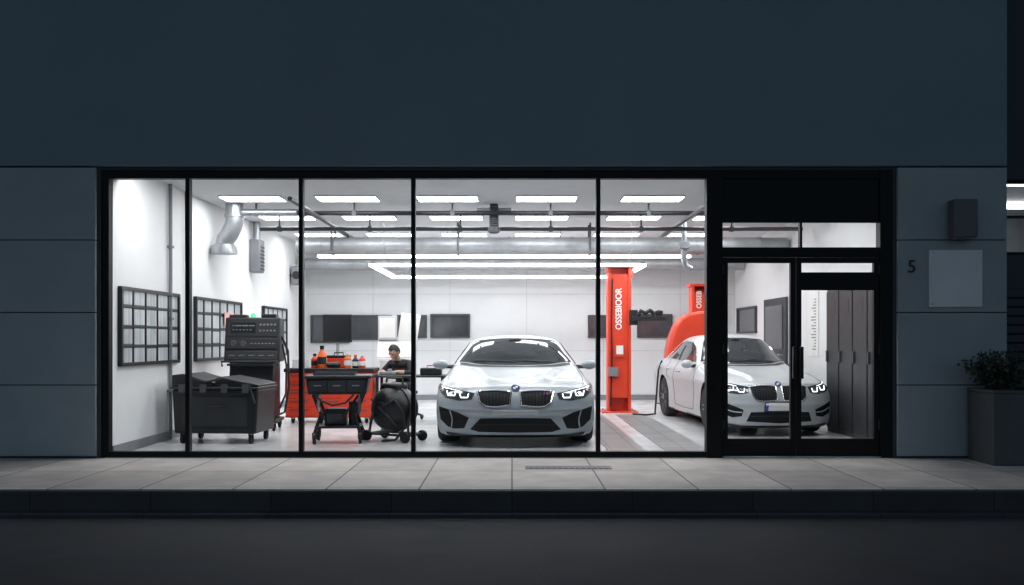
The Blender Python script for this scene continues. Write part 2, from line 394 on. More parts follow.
t = thing('air_duct', 'second grey duct crossing the ceiling close to back wall', 'duct', (0, 8.4, 2.76))
d = MB(); d.tube([(-4.2, 0, 0), (4.6, 0, 0)], .12, 24)
for x in np.arange(-3.7, 4.6, 1.2): d.lathe([(.12, -.02), (.132, -.02), (.132, .02), (.12, .02)], (x, 0, 0), 'x', 24)
d.build('duct_pipe', M['duct'], t)
t = thing('elbow_duct', 'thick galvanised elbow duct high on the left wall', 'duct', (-3.98, 3.3, 0))
d = MB(); d.tube([(.02, 0, 3.2), (.02, 0, 2.95), (.0, 0, 2.86), (-.05, 0, 2.76), (-.11, 0, 2.68), (-.13, 0, 2.6)], .125, 18)
d.lathe([(.13, .0), (.17, -.02), (.19, -.1), (.19, -.14), (.1, -.14)], (-.13, 0, 2.62), 'z', 20)
d.lathe([(.125, 0), (.14, .0), (.14, .04), (.125, .04)], (.02, 0, 3.0), 'z', 20)
d.build('duct_pipe', M['galv'], t)
d = MB(); d.tube([(0.1, 0, 3.07), (.9, 0, 3.07), (1.0, .15, 3.07)], .05, 14); d.build('side_pipe', M['galv'], t)
t = thing('exhaust_hose', 'short grey exhaust hose drop hanging from the ceiling centre', 'hose', (X(494, 3.4), 3.4, 0))
d = MB(); pr = [(.06, 3.2), (.06, 3.16)]
for i in range(10): pr += [(.075, 3.15 - i * .028), (.062, 3.136 - i * .028)]
pr += [(.085, 2.87), (.085, 2.80), (.05, 2.78)]
d.lathe(pr, (0, 0, 0), 'z', 16); d.build('hose', M['dgrey'], t)
d = MB(); d.tube([(-.25, 0, 3.12), (.25, 0, 3.12)], .03, 10); d.build('crossbar', M['galv'], t)
t = thing('drop_pipe', 'grey pipe drop hanging at right above the lift', 'pipe', (X(684, 5), 5.0, 0))
d = MB(); d.tube([(0, 0, 3.2), (0, 0, 2.55), (.03, 0, 2.45), (.12, 0, 2.4)], .05, 12); d.build('pipe', M['galv'], t)
MB().box(-.08, .08, -.08, .08, 2.72, 2.84).build('valve_box', M['grey'], t, bevel=.01)

# ------------------------------------------------------------------ left wall
def wframe(y0, y1, lab, cols):
    t = thing('display_frame', lab, 'display frame', (LW, (y0 + y1) / 2, 1.40), 0, 'black gridded frames on the left wall')
    hw = (y1 - y0) / 2; hh = .44; q = MB(); T = .04
    q.box(0.001, .05, -hw, hw, hh - T, hh); q.box(.001, .05, -hw, hw, -hh, -hh + T); q.box(.001, .05, -hw, -hw + T, -hh + T, hh - T); q.box(.001, .05, hw - T, hw, -hh + T, hh - T)
    for i in range(1, cols):
        y = -hw + 2 * hw * i / cols; q.box(.02, .034, y - .014, y + .014, -hh + T, hh - T)
    for i in range(1, 4):
        z = -hh + 2 * hh * i / 4; q.box(.02, .033, -hw + T, hw - T, z - .011, z + .011)
    q.build('frame', M['black'], t, bevel=.003)
    MB().box(.002, .022, -hw + T * .5, hw - T * .5, -hh + T * .5, hh - T * .5).build('backing', M['dgrey'], t)
    for i in range(cols):
        for j in range(4):
            q = MB(); cy = -hw + 2 * hw * (i + .5) / cols; cz = -hh + 2 * hh * (j + .5) / 4
            wy = hw / cols * random.uniform(.76, .88); wz = hh / 4 * random.uniform(.72, .86)
            q.box(.022, .026, cy - wy, cy + wy, cz - wz, cz + wz); q.build('sheet', M['docpane'], t)
wframe(.28, 2.0, 'black gridded frame of pale sheets nearest the window on left wall', 5)
wframe(2.6, 4.65, 'black gridded frame behind the tall black machine, middle of three', 6)
wframe(5.9, 7.5, 'black gridded frame farthest back on the left wall', 5)
t = MB(); t.tube([(LW + .03, 1.72, .006), (LW + .03, 1.72, 3.2)], .022, 10)
for z in (.6, 1.5, 2.4): t.box(LW + .001, LW + .06, 1.68, 1.76, z, z + .03)
tag(t.build('conduit', M['grey']), 'thin grey vertical conduit pipe on the left wall beside first frame', 'pipe')
t = MB(); t.tube([(LW + .025, 2.25, 3.2), (LW + .025, 2.26, 2.3), (LW + .03, 2.3, 1.9), (LW + .03, 2.3, .3)], .012, 8)
tag(t.build('cable', M['black']), 'black cable hanging down the left wall between two frames', 'cable')
t = thing('wall_heater', 'grey vertical extractor unit high on left wall behind elbow duct', 'extractor', (LW + .001, 5.3, 2.68))
MB().box(0, .18, -.13, .13, -.32, .22).build('casing', M['grey'], t, bevel=.02)
MB().tube([(.09, 0, .22), (.09, 0, .519)], .06, 14).build('flue', M['galv'], t)
q = MB(); [q.box(.18, .19, -.1, .1, -.28 + i * .06, -.25 + i * .06) for i in range(7)]; q.build('louvre', M['dark'], t)
t = thing('loudspeaker', 'small grey box speaker high in the far left corner', 'speaker', (LW + .001, 7.9, 2.5))
MB().box(.04, .24, -.12, .12, -.18, .18).build('cabinet', M['grey'], t, bevel=.02)
MB().box(0, .04, -.03, .03, -.03, .03).build('bracket', M['dark'], t)
MB().lathe([(.08, -.125), (.07, -.12)], (.14, 0, 0), 'y', 16).build('cone', M['black'], t)
t = MB(); t.box(LW + .052, LW + .056, 3.75, 4.2, 1.46, 1.66); tag(t.build('notice', M['pink']), 'small pink paper notice on left wall beside the middle frame', 'notice')

# ------------------------------------------------------------------ casters helper
def caster(mb_, x, y, r=.055):
    mb_.lathe([(r * .5, -.016), (r, -.016), (r, .016), (r * .5, .016)], (x, y, r + .005), 'x', 14)
    mb_.box(x - .026, x - .019, y - .02, y + .02, r, r * 2 + .02); mb_.box(x + .019, x + .026, y - .02, y + .02, r, r * 2 + .02); mb_.box(x - .026, x + .026, y - .03, y + .03, r * 2 + .012, r * 2 + .022)
def casters(t, pts, r=.055):
    for x, y in pts:
        q = MB(); caster(q, x, y, r); q.build('caster', M['rubber'], t)

t = thing('rolling_chest', 'low wide black storage chest with sloping lids on castors at left', 'storage chest', (-3.53, 1.55, 0), R(-4))
MB().prism([(-.50, .13), (.50, .13), (.53, .66), (-.53, .66)], 'y', -.33, .33).build('body', M['black'], t, bevel=.02)
MB().box(-.54, .54, -.345, .34, .66, .69).build('rim', M['dark'], t, bevel=.01)
MB().prism([(-.53, .69), (-.02, .69), (-.02, .74), (-.40, .845), (-.53, .83)], 'y', -.33, .33).build('lid', M['black'], t, bevel=.012)
MB().prism([(.0, .69), (.53, .69), (.53, .72), (.44, .74), (.06, .81), (.0, .79)], 'y', -.33, .33).build('lid', M['black'], t, bevel=.012)
for i in range(4): MB().box(-.44 + i * .26, -.36 + i * .26, -.352, -.335, .62, .72).build('lid_clip', M['dgrey'], t, bevel=.004)
q = MB(); q.tube([(-.45, -.3, .80), (-.1, -.34, .75), (.1, -.33, .79), (.42, -.34, .73), (.5, -.36, .5)], .013, 8); q.build('cable', M['dark'], t)
q = MB(); q.box(-.40, .40, -.338, -.333, .22, .56); q.box(-.45, .45, -.337, -.331, .17, .18); q.box(-.45, .45, -.337, -.331, .60, .61); q.build('front_panel', M['dark'], t)
q = MB(); q.tube([(-.12, -.335, .46), (-.12, -.37, .46), (.12, -.37, .46), (.12, -.335, .46)], .008, 8); q.build('handle', M['dark'], t)
casters(t, [(-.42, -.26), (.42, -.26), (-.42, .26), (.42, .26)])

t = thing('service_machine', 'tall black service machine with gauges and control panel on castors', 'service machine', (-3.58, 3.0, 0), R(6))
MB().prism([(-.3, .16), (.3, .16), (.3, .98), (-.24, .98)], 'x', -.30, .30).build('cabinet', M['black'], t, bevel=.02)
MB().box(-.36, .36, -.34, .3, .115, .16).build('base', M['dark'], t, bevel=.015)
q = MB(); q.prism([(-.27, .95), (.2, .95), (.2, 1.56), (-.14, 1.56)], 'x', -.37, .37); q.build('console', M['black'], t, bevel=.02)
def on_console(u, z, d=.0):
    y = -.27 + (z - .95) / .61 * .13 - d
    return (u, y, z)
def console_box(q, u0, u1, z0, z1, d=.006):
    vs = [on_console(u, z, dd) for dd in (-.003, d) for (u, z) in ((u0, z0), (u1, z0), (u1, z1), (u0, z1))]
    q.add(vs, [(0, 1, 2, 3), (4, 5, 6, 7), (0, 1, 5, 4), (1, 2, 6, 5), (2, 3, 7, 6), (3, 0, 4, 7)])
q = MB(); console_box(q, -.34, .34, 1.30, 1.52, .01); q.build('fascia', M['black'], t)
q = MB(); console_box(q, -.34, .34, 1.13, 1.27, .022); q.build('drawer_unit', M['black'], t, bevel=.004)
q = MB(); console_box(q, -.34, .34, .98, 1.10, .03); q.build('drawer_unit', M['dark'], t, bevel=.004)
for u in (-.25, -.12):
    gq = MB().lathe([(.045, -.02), (.04, -.03), (.0, -.03)], on_console(u, 1.20), 'y', 18).build('gauge', M['dgrey'], t)
    MB().lathe([(.034, -.033), (0, -.033)], on_console(u, 1.20), 'y', 18).build('gauge_face', M['grey'], gq)
q = MB(); console_box(q, -.29, .04, 1.35, 1.49, .014); q.build('display', M['screen'], t)
q = MB()
for i in range(9): console_box(q, -.27 + i * .032, -.25 + i * .032 + .008 * (i % 3), 1.44, 1.455, .016)
for i in range(6): console_box(q, -.27 + i * .046, -.245 + i * .046, 1.385, 1.395, .016)
for i in range(5): console_box(q, .09 + i * .048, .12 + i * .048, 1.45, 1.475, .016)
for i in range(5): console_box(q, .09 + i * .048, .115 + i * .048, 1.37, 1.39, .016)
for i in range(7): console_box(q, -.02 + i * .048, .01 + i * .048, 1.195, 1.21, .026)
for i in range(5): console_box(q, -.3 + i * .13, -.22 + i * .13, 1.035, 1.045, .036)
q.build('keypad', M['grey'], t)
q = MB(); q.box(-.30, .30, -.40, -.22, .90, .93); q.tube([(-.37, -.36, .9), (-.37, -.42, .96), (.37, -.42, .96), (.37, -.36, .9)], .014, 8); q.build('shelf', M['dark'], t)
MB().tube([(.37, -.05, 1.3), (.46, -.08, 1.1), (.48, -.1, .6), (.42, -.1, .25), (.3, -.2, .2)], .016, 8).build('hose', M['rubber'], t)
MB().tube([(.37, .0, 1.2), (.43, -.02, .9), (.42, 0, .5), (.34, -.02, .3)], .013, 8).build('hose', M['rubber'], t)
q = MB(); q.lathe([(.04, 1.56), (.04, 1.59), (.025, 1.62), (0, 1.625)], (-.02, -.02, 0), 'z', 14); q.build('beacon', M['green'], t)
MB().box(.1, .3, -.1, .15, 1.56, 1.61).build('top_tray', M['dark'], t, bevel=.01)
MB().box(-.33, -.1, -.1, .12, 1.56, 1.6).build('top_tray', M['dark'], t, bevel=.01)
casters(t, [(-.3, -.27), (.3, -.27), (-.3, .24), (.3, .24)], .05)

t = thing('tool_cabinet', 'long red drawer cabinet behind the black cart', 'tool cabinet', (-2.73, 4.15, 0))
MB().box(-.65, .65, -.28, .28, .09, .77).build('carcass', M['red'], t, bevel=.012)
MB().box(-.67, .67, -.30, .30, .77, .825).build('worktop', M['black'], t, bevel=.008)
for i, x in enumerate((-.43, 0, .43)):
    for j in range(5):
        z = .12 + j * .128
        o = MB().box(x - .2, x + .2, -.294, -.28, z, z + .118).build('drawer', M['red'], t, bevel=.004)
        MB().box(x - .14, x + .14, -.306, -.294, z + .085, z + .10).build('handle', M['dgrey'], o)
casters(t, [(-.55, -.2), (.55, -.2), (-.55, .2), (.55, .2)], .035)
t = thing('monitor', 'wide black monitor on a floor stand in front of back windows', 'monitor', (X(337.5, 7.9), 7.9, .005))
MB().box(-.28, .28, -.2, .2, 0, .03).build('foot', M['black'], t, bevel=.008)
MB().tube([(0, .03, .03), (0, .03, 1.4)], .03, 10).build('post', M['grey'], t)
MB().box(-.285, .285, -.03, .01, 1.2, 1.74).build('casing', M['black'], t, bevel=.008)
MB().box(-.265, .265, -.033, -.03, 1.225, 1.72).build('screen', M['screen'], t)
def bottle(x, y, h, r, m, lab, cap):
    t = thing('bottle', lab, 'bottle', (x, y, .825))
    MB().lathe([(r * .9, 0), (r, .01), (r, h * .62), (r * .4, h * .78), (r * .38, h * .84)], (0, 0, 0), 'z', 16).build('body', m, t)
    MB().lathe([(r * .48, h * .84), (r * .48, h), (0, h)], (0, 0, 0), 'z', 12).build('cap', cap, t)
    MB().lathe([(r * 1.01, h * .18), (r * 1.01, h * .5)], (0, 0, 0), 'z', 16).build('sticker', M['whiteplastic'] if cap != M['black'] else M['black'], t)
bottle(-2.86, 4.0, .34, .07, M['orange'], 'tall orange bottle with black cap on the red cabinet', M['black'])
bottle(-2.98, 4.05, .22, .055, M['red'], 'short red bottle left of the tall orange bottle', M['black'])
bottle(-2.47, 3.98, .24, .055, M['orange'], 'orange bottle with white cap and label on red cabinet', M['whiteplastic'])
bottle(-2.36, 4.03, .2, .05, M['black'], 'small black bottle with red cap on red cabinet', M['red'])
bottle(-2.25, 3.98, .22, .05, M['red'], 'red bottle with white cap rightmost on the red cabinet', M['whiteplastic'])
t = thing('power_tool', 'small black impact wrench lying on the red cabinet', 'power tool', (-2.68, 3.96, .826))
q = MB(); q.tube([(-.1, 0, .05), (-.02, 0, .05), (.08, 0, .05), (.11, 0, .05)], [.03, .045, .045, .02], 12); q.build('barrel', M['black'], t)
MB().prism([(.02, .0), (.07, .0), (.06, .06), (.0, .06)], 'y', -.025, .025).build('grip', M['red'], t, bevel=.006)
t = thing('parts_box', 'white cardboard parts box at the left end of red cabinet', 'box', (-3.2, 4.1, .826), R(10))
MB().box(-.12, .12, -.1, .1, 0, .13).build('carton', M['whiteplastic'], t, bevel=.004)
MB().box(-.121, .121, -.02, .02, .131, .133).build('tape', M['orange'], t)
t = thing('parts_box', 'red and black tool box on the middle of red cabinet', 'box', (-2.66, 4.28, .826), R(-6))
MB().box(-.16, .16, -.09, .09, 0, .15).build('case', M['red'], t, bevel=.01)
MB().box(-.165, .165, -.095, .095, .15, .19).build('lid', M['black'], t, bevel=.01)
MB().tube([(-.07, 0, .19), (-.07, 0, .23), (.07, 0, .23), (.07, 0, .19)], .01, 8).build('handle', M['black'], t)

t = thing('utility_cart', 'black utility cart with deep tray and splayed legs', 'cart', (-2.11, 1.45, 0), R(5))
q = MB(); q.box(-.40, .40, -.27, .27, .79, .825); q.build('lid', M['dark'], t, bevel=.01)
q = MB(); q.prism([(-.37, .79), (.37, .79), (.34, .60), (-.34, .60)], 'y', -.25, .25); q.build('tray', M['black'], t, bevel=.012)
for k in range(3): MB().box(-.33 + k * .225, -.125 + k * .225, -.262, -.248, .63, .765).build('drawer', M['dark'], t, bevel=.004)
for k in range(3): MB().box(-.27 + k * .225, -.185 + k * .225, -.272, -.262, .70, .712).build('drawer_pull', M['grey'], t)
for sx in (-1, 1):
    for sy in (-1, 1):
        MB().tube([(sx * .29, sy * .19, .60), (sx * .20, sy * .17, .36), (sx * .27, sy * .2, .13)], [.022, .02, .022], 8).build('leg', M['black'], t)
q = MB(); q.box(-.27, .27, -.21, .21, .19, .22); q.build('lower_shelf', M['dark'], t, bevel=.006)
MB().box(-.16, .10, -.15, .12, .22, .42).build('battery_pack', M['black'], t, bevel=.02)
MB().box(-.13, .05, -.155, -.15, .27, .36).build('battery_label', M['dgrey'], t)
MB().tube([(.17, -.05, .22), (.17, -.05, .50)], [.05, .05], 14).build('canister', M['dark'], t)
MB().tube([(-.12, -.16, .42), (-.2, -.2, .34), (-.1, -.22, .26), (.05, -.21, .28), (.12, -.2, .4), (.2, -.18, .52), (.24, -.15, .58)], .014, 8).build('cable', M['rubber'], t)
MB().tube([(.2, -.26, .60), (.1, -.27, .50), (-.05, -.27, .47), (-.18, -.27, .52), (-.26, -.26, .60)], .012, 8).build('cable', M['rubber'], t)
MB().tube([(-.2, -.25, .60), (-.22, -.27, .48), (-.2, -.26, .40)], [.012, .02, .012], 8).build('hanging_tool', M['steel'], t)
MB().tube([(.26, -.25, .60), (.27, -.27, .46), (.26, -.26, .36)], [.01, .022, .014], 8).build('hanging_tool', M['dgrey'], t)
casters(t, [(-.27, -.2), (.27, -.2), (-.27, .2), (.27, .2)], .06)
q = MB(); q.tube([(.40, -.2, .80), (.47, -.2, .83), (.47, .2, .83), (.40, .2, .80)], .012, 8); q.build('handle', M['dgrey'], t)
t = thing('tool_tray', 'dark tray of small tools lying on the black cart', 'tool tray', (-2.15, 1.42, .826), R(5))
q = MB(); q.box(-.25, .25, -.15, .15, 0, .012); q.box(-.25, .25, -.15, -.14, .012, .04); q.box(-.25, .25, .14, .15, .012, .04); q.build('tray', M['dgrey'], t)
for i in range(6): MB().tube([(-.2 + i * .07, -.1, .022), (-.18 + i * .07, .1, .022)], .009, 6).build('tool', M['steel'], t)

t = thing('drum_machine', 'rounded black drum machine on a wheeled frame beside the front car', 'drum machine', (-1.455, 1.62, 0), R(-32))
cz = .40
MB().lathe([(0, -.27), (.08, -.265), (.16, -.24), (.225, -.19), (.27, -.11), (.285, -.02), (.28, .08), (.24, .17), (.12, .2), (0, .2)], (0, 0, cz), 'y', 40).build('drum', M['black'], t)
q = MB(); q.lathe([(.283, -.06), (.296, -.055), (.296, -.03), (.285, -.025)], (0, 0, cz), 'y', 40); q.build('band', M['dark'], t)
q = MB(); q.lathe([(.10, -.258), (.095, -.278), (.05, -.285), (0, -.286)], (0, 0, cz), 'y', 28); q.build('front_cap', M['black'], t)
q = MB()
q.tube([(-.22, -.17, cz - .14), (-.12, -.26, cz - .05), (.05, -.28, cz + .05), (.2, -.21, cz + .14)], .014, 8); q.tube([(-.22, -.18, cz + .12), (0, -.285, cz + .02), (.14, -.26, cz - .1), (.19, -.19, cz - .2)], .014, 8); q.build('strap', M['dark'], t)
MB().box(-.14, .14, -.12, .1, cz + .2, cz + .32).build('motor_box', M['black'], t, bevel=.03)
q = MB()
for sx in (-1, 1):
    q.tube([(sx * .31, -.16, .09), (sx * .31, .16, .09)], .016, 8)
    q.tube([(sx * .31, -.12, .09), (sx * .29, -.1, .25), (sx * .305, -.05, .42)], .016, 8)
q.tube([(-.31, -.14, .09), (.31, -.14, .09)], .016, 8); q.tube([(-.31, .14, .09), (.31, .14, .09)], .016, 8); q.build('stand', M['dark'], t)
for sy in (-.17, .17):
    for sx in (-.30, .30): MB().lathe([(.02, -.02), (.065, -.018), (.065, .018), (.02, .02)], (sx, sy, .07), 'y', 16).build('wheel', M['rubber'], t)
q = MB(); q.tube([(-.14, 0, cz + .26), (-.12, 0, cz + .38), (.12, 0, cz + .38), (.14, 0, cz + .26)], .015, 8); q.build('carry_handle', M['dark'], t)
q = MB(); q.tube([(.12, -.2, cz + .1), (.24, -.28, cz + .12), (.33, -.25, cz - .02), (.34, -.22, .2), (.24, -.28, .05), (.05, -.3, .03)], .016, 8); q.build('hose', M['rubber'], t)

t = thing('work_table', 'black work table before the seated person', 'table', (-1.55, 4.12, 0))
MB().box(-.50, .55, -.27, .27, .69, .72).build('tabletop', M['dark'], t, bevel=.006)
for sx in (-.46, .51):
    for sy in (-.23, .23): MB().box(sx - .02, sx + .02, sy - .02, sy + .02, .006, .69).build('leg', M['black'], t)
t = thing('engine_part', 'grey metal engine part lying in front of the seated person', 'engine part', (-1.88, 4.10, .721), R(-20))
MB().box(-.11, .11, -.07, .06, 0, .05).build('casting', M['grey'], t, bevel=.012)
MB().lathe([(.035, .05), (.035, .085), (.02, .09), (0, .09)], (.03, 0, 0), 'z', 16).build('cylinder', M['galv'], t)
t = thing('drill_case', 'black and red tool case on the right of the work table', 'tool case', (-1.22, 4.05, .72))
MB().box(-.16, .16, -.1, .1, 0, .11).build('case', M['black'], t, bevel=.015)
MB().tube([(-.06, 0, .11), (-.06, 0, .145), (.06, 0, .145), (.06, 0, .11)], .009, 8).build('handle', M['red'], t)
t = thing('stool', 'black round work stool under the seated person', 'stool', (-1.66, 4.62, 0))
MB().lathe([(.0, .40), (.17, .405), (.18, .43), (.17, .45), (0, .452)], (0, 0, 0), 'z', 24).build('seat', M['rubber'], t)
MB().tube([(0, 0, .1), (0, 0, .40)], .025, 10).build('column', M['steel'], t)
q = MB()
for k in range(5): q.tube([(0, 0, .12), (.24 * math.cos(k * 1.2566), .24 * math.sin(k * 1.2566), .07)], .018, 8)
q.build('star_base', M['black'], t)
casters(t, [(.24 * math.cos(k * 1.2566), .24 * math.sin(k * 1.2566)) for k in range(5)], .026)
t = thing('computer_cabinet', 'white computer cabinet with slanted panel behind the person', 'cabinet', (X(395, 5.6), 5.75, 0))
MB().box(-.30, .30, -.22, .25, .02, .95).build('body', M['whiteplastic'], t, bevel=.02)
MB().prism([(-.22, .95), (.25, .95), (.25, 1.30), (.02, 1.30)], 'x', -.31, .31).build('console', M['whiteplastic'], t, bevel=.015)
MB().box(-.30, .02, -.06, -.01, 1.25, 1.66).build('monitor', M['lgrey'], t, bevel=.01)
MB().box(-.275, -.005, -.064, -.06, 1.29, 1.63).build('screen', M['plate'], t)
MB().tube([(-.14, .02, 1.25), (-.14, .02, 1.5)], .02, 8).build('monitor_post', M['grey'], t)
MB().box(.05, .38, -.03, .02, 1.14, 1.70, Matrix.Rotation(R(9), 3, 'Y')).build('side_panel', M['plate'], t, bevel=.008)
MB().box(-.24, .24, -.226, -.22, .1, .5).build('door_panel', M['lgrey'], t, bevel=.003)
MB().box(-.24, .24, -.226, -.22, .53, .9).build('door_panel', M['lgrey'], t, bevel=.003)

# ------------------------------------------------------------------ person
def person():
    root = thing('person', 'person in a black shirt seated at the work table, head bowed', 'person', (-1.66, 4.60, 0), R(-28))
    q = MB(); bones = []
    def limb(pts, rs, tagn):
        P = [Vector(p) for p in pts]; q.tube(P, rs, 14)
        for p, r in zip(P, rs): q.sphere(p, r * .995, 12, 8)
        for i in range(len(P) - 1): bones.append((P[i], P[i + 1], tagn))
    def ell(c, r, tg): q.sphere(c, r, 20, 14); bones.append((Vector(c), Vector(c) + Vector((0, 0, .001)), tg))
    ell((0, 0, .53), (.165, .13, .10), 't'); ell((0, -.06, .64), (.15, .11, .13), 's'); ell((0, -.135, .78), (.175, .115, .14), 's'); ell((0, -.18, .87), (.16, .095, .07), 's')
    limb([(-.165, -.175, .885), (0, -.185, .905), (.165, -.165, .885)], [.058, .06, .058], 's')
    limb([(0, -.20, .90), (0, -.265, .98)], [.056, .053], 'k')
    for s in (-1, 1):
        sh = (s * .18, -.17, .875); el = (s * .27, -.28, .74); wr = (s * .12, -.44, .765)
        mid = (s * .235, -.225, .80)
        limb([sh, mid, el], [.056, .05, .043], 's')
        fm = (s * .20, -.36, .752)
        limb([el, fm], [.042, .041], 's'); limb([fm, wr], [.037, .027], 'k')
        pc = Vector((s * .095, -.475, .765)); q.sphere(pc, (.036, .045, .016), 14, 10); bones.append((Vector(wr), pc, 'k'))
        for k, (dx, L) in enumerate(((-.027, .060), (-.009, .072), (.010, .068), (.027, .052))):
            b0 = pc + Vector((dx, -.03, 0)); b1 = b0 + Vector((dx * .15, -L * .55, .006)); b2 = b1 + Vector((0, -L * .4, -.014)); 
            limb([b0, b1, b2], [.0088, .0082, .007], 'k')
        b0 = pc + Vector((-s * .03, .01, 0)); limb([b0, b0 + Vector((-s * .025, -.025, -.004)), b0 + Vector((-s * .03, -.05, -.01))], [.011, .0095, .008], 'k')
        limb([(s * .09, -.02, .52), (s * .12, -.22, .52), (s * .135, -.42, .505)], [.088, .078, .058], 't')
        limb([(s * .135, -.42, .505), (s * .135, -.40, .30), (s * .135, -.385, .10)], [.056, .052, .037], 't')
        limb([(s * .135, -.37, .055), (s * .14, -.47, .045), (s * .145, -.56, .04)], [.042, .04, .032], 'b')
    hq = MB(); hq.sphere((0, 0, 0), (.074, .093, .108), 28, 22)
    hv = []
    for v in hq.v:
        x, y, z = v
        if z < -.02: k = 1 - .32 * min(1, (-.02 - z) / .09); x *= k; y = y * (1 - .12 * min(1, (-.02 - z) / .09)) - .01 * min(1, (-.02 - z) / .09)
        if y < -.05 and abs(z - .005) < .022 and .012 < abs(x) < .05: y += .008
        if z > .03 and y > 0: y *= 1.06
        hv.append(Vector((x, y, z)))
    HM = Matrix.Translation((0.0, -.325, 1.065)) @ Matrix.Rotation(R(-8), 4, 'Z') @ Matrix.Rotation(R(30), 4, 'X')
    q.add([HM @ v for v in hv], hq.f, True)
    bones.append((HM @ Vector((0, 0, -.05)), HM @ Vector((0, 0, .06)), 'k'))
    def hs(c, r): 
        z = MB(); z.sphere(c, r, 12, 8); q.add([HM @ Vector(v) for v in z.v], z.f, True)
    nz = MB(); nz.tube([(0, -.088, .012), (0, -.10, -.012), (0, -.112, -.028)], [.009, .012, .015], 10); q.add([HM @ Vector(v) for v in nz.v], nz.f, True)
    hs((-.012, -.094, -.03), .010); hs((.012, -.094, -.03), .010); hs((0, -.084, -.062), (.024, .012, .008)); hs((0, -.078, -.09), (.022, .018, .016))
    for s in (-1, 1): hs((s * .074, .006, -.008), (.009, .02, .03)); hs((s * .03, -.084, .022), (.02, .01, .006))
    me = q.mesh('raw'); tmp = bpy.data.objects.new('tmp', me); COL.objects.link(tmp)
    rm = tmp.modifiers.new('r', 'REMESH'); rm.mode = 'VOXEL'; rm.voxel_size = .0065; rm.use_smooth_shade = True
    sm = tmp.modifiers.new('s', 'SMOOTH'); sm.factor = .5; sm.iterations = 3
    em = evalmesh(tmp); bpy.data.objects.remove(tmp)
    em.materials.clear()
    for k in ('skin', 'shirt', 'trouser', 'black'): em.materials.append(M[k])
    idx = {'k': 0, 's': 1, 't': 2, 'b': 3}
    A = np.array([b[0] for b in bones]); D = np.array([b[1] - b[0] for b in bones]); DD = (D * D).sum(1) + 1e-12
    cs = np.zeros(len(em.polygons) * 3); em.polygons.foreach_get('center', cs); cs = cs.reshape(-1, 3)
    out = np.zeros(len(cs), dtype=np.int32)
    for st in range(0, len(cs), 5000):
        c_ = cs[st:st + 5000][:, None, :]
        tt = np.clip(((c_ - A) * D).sum(2) / DD, 0, 1)
        dist = np.linalg.norm(c_ - (A + tt[..., None] * D), axis=2)
        out[st:st + 5000] = [idx[bones[i][2]] for i in dist.argmin(1)]
    for i, p in enumerate(cs):
        if out[i] == 0 and p[2] < .93 and p[1] > -.30 and abs(p[0]) < .2: out[i] = 1
        if out[i] == 1 and p[2] < .585: out[i] = 2
    em.polygons.foreach_set('material_index', out)
    for p in em.polygons: p.use_smooth = True
    em.name = 'body'
    bo = bpy.data.objects.new('body', em); COL.objects.link(bo); bo.parent = root
    hh = MB(); hh.sphere((0, .006, .004), (.081, .098, .112), 56, 40)
    vs = [Vector(v) for v in hh.v]; keep = []
    def hairline(v): return float(np.interp(v.y, [-.1, -.06, -.02, .02, .1], [.062, .056, .01, -.045, -.075])) + .010 * math.sin(70 * v.x + 40 * v.y)
    for f_ in hh.f:
        if len(f_) == 4 and all(vs[i].z > hairline(vs[i]) for i in f_) or (len(f_) > 4 and vs[f_[0]].z > 0): keep.append(f_)
    out_v = []
    for v in vs:
        k = 1 + .03 * math.sin(60 * v.x + 20 * v.z) * math.cos(43 * v.y + 10 * v.x) + (.06 * max(0, v.z - .05) / .06)
        out_v.append(HM @ Vector((v.x * k, v.y * k, v.z * k)))
    h2 = MB(); h2.add(out_v, keep, True); h2.build('hair', M['hair'], root)
    for s in (-1, 1):
        e = MB(); e.sphere((0, 0, 0), .0105, 10, 8); e2 = MB(); e2.add([HM @ (Vector(v) + Vector((s * .03, -.0815, .005))) for v in e.v], e.f, True); e2.build('eye', M['hair'], root)
    e = MB(); e.sphere((0, -.095, -.062), (.02, .004, .003), 10, 6); e2 = MB(); e2.add([HM @ Vector(v) for v in e.v], e.f, True); e2.build('mouth', M['pink'], root)
person()

# ------------------------------------------------------------------ lift and red machine
def lift_post(x, y, h, lab, w=.2, txt='OSSEBIOOR', tz=.66, ts=.17, tx=-.01):
    t = thing('lift_post', lab, 'lift post', (x, y, .005), 0, 'red posts of the car lift')
    q = MB(); q.box(-w, w, .06, .16, .02, h); q.box(-w, -w + .05, -.14, .06, .02, h); q.box(w - .05, w, -.14, .06, .02, h); q.box(-w + .05, w - .05, -.12, -.10, .25, h - .12)
    q.build('column', M['red'], t, bevel=.008)
    MB().box(-w - .11, w + .11, -.26, .24, 0, .022).build('base_plate', M['red'], t, bevel=.006)
    for sx in (-1, 1):
        for sy in (-.2, .18): MB().lathe([(.02, .022), (.02, .045), (0, .046)], (sx * (w + .06), sy, 0), 'z', 6).build('anchor_bolt', M['steel'], t)
    MB().box(-w - .03, w + .09, -.16, .18, h, h + .05).build('top_cap', M['red'], t, bevel=.008)
    MB().prism([(w + .0, h - .22), (w + .10, h - .02), (w + .1, h), (w, h)], 'y', -.06, .06).build('gusset', M['red'], t)
    text('lettering', txt, ts, M['plate'], t, (tx, -.125, tz), (R(90), R(-90), 0), sx=.9, bold=.003)
    return t
lp = lift_post(1.85, 6.07, 2.50, 'tall red lift post with white vertical lettering behind the front car', tz=1.78, ts=.15)
q = MB(); q.box(.16, .30, -.26, -.14, 1.5, 1.76); q.build('carriage', M['black'], lp, bevel=.01)
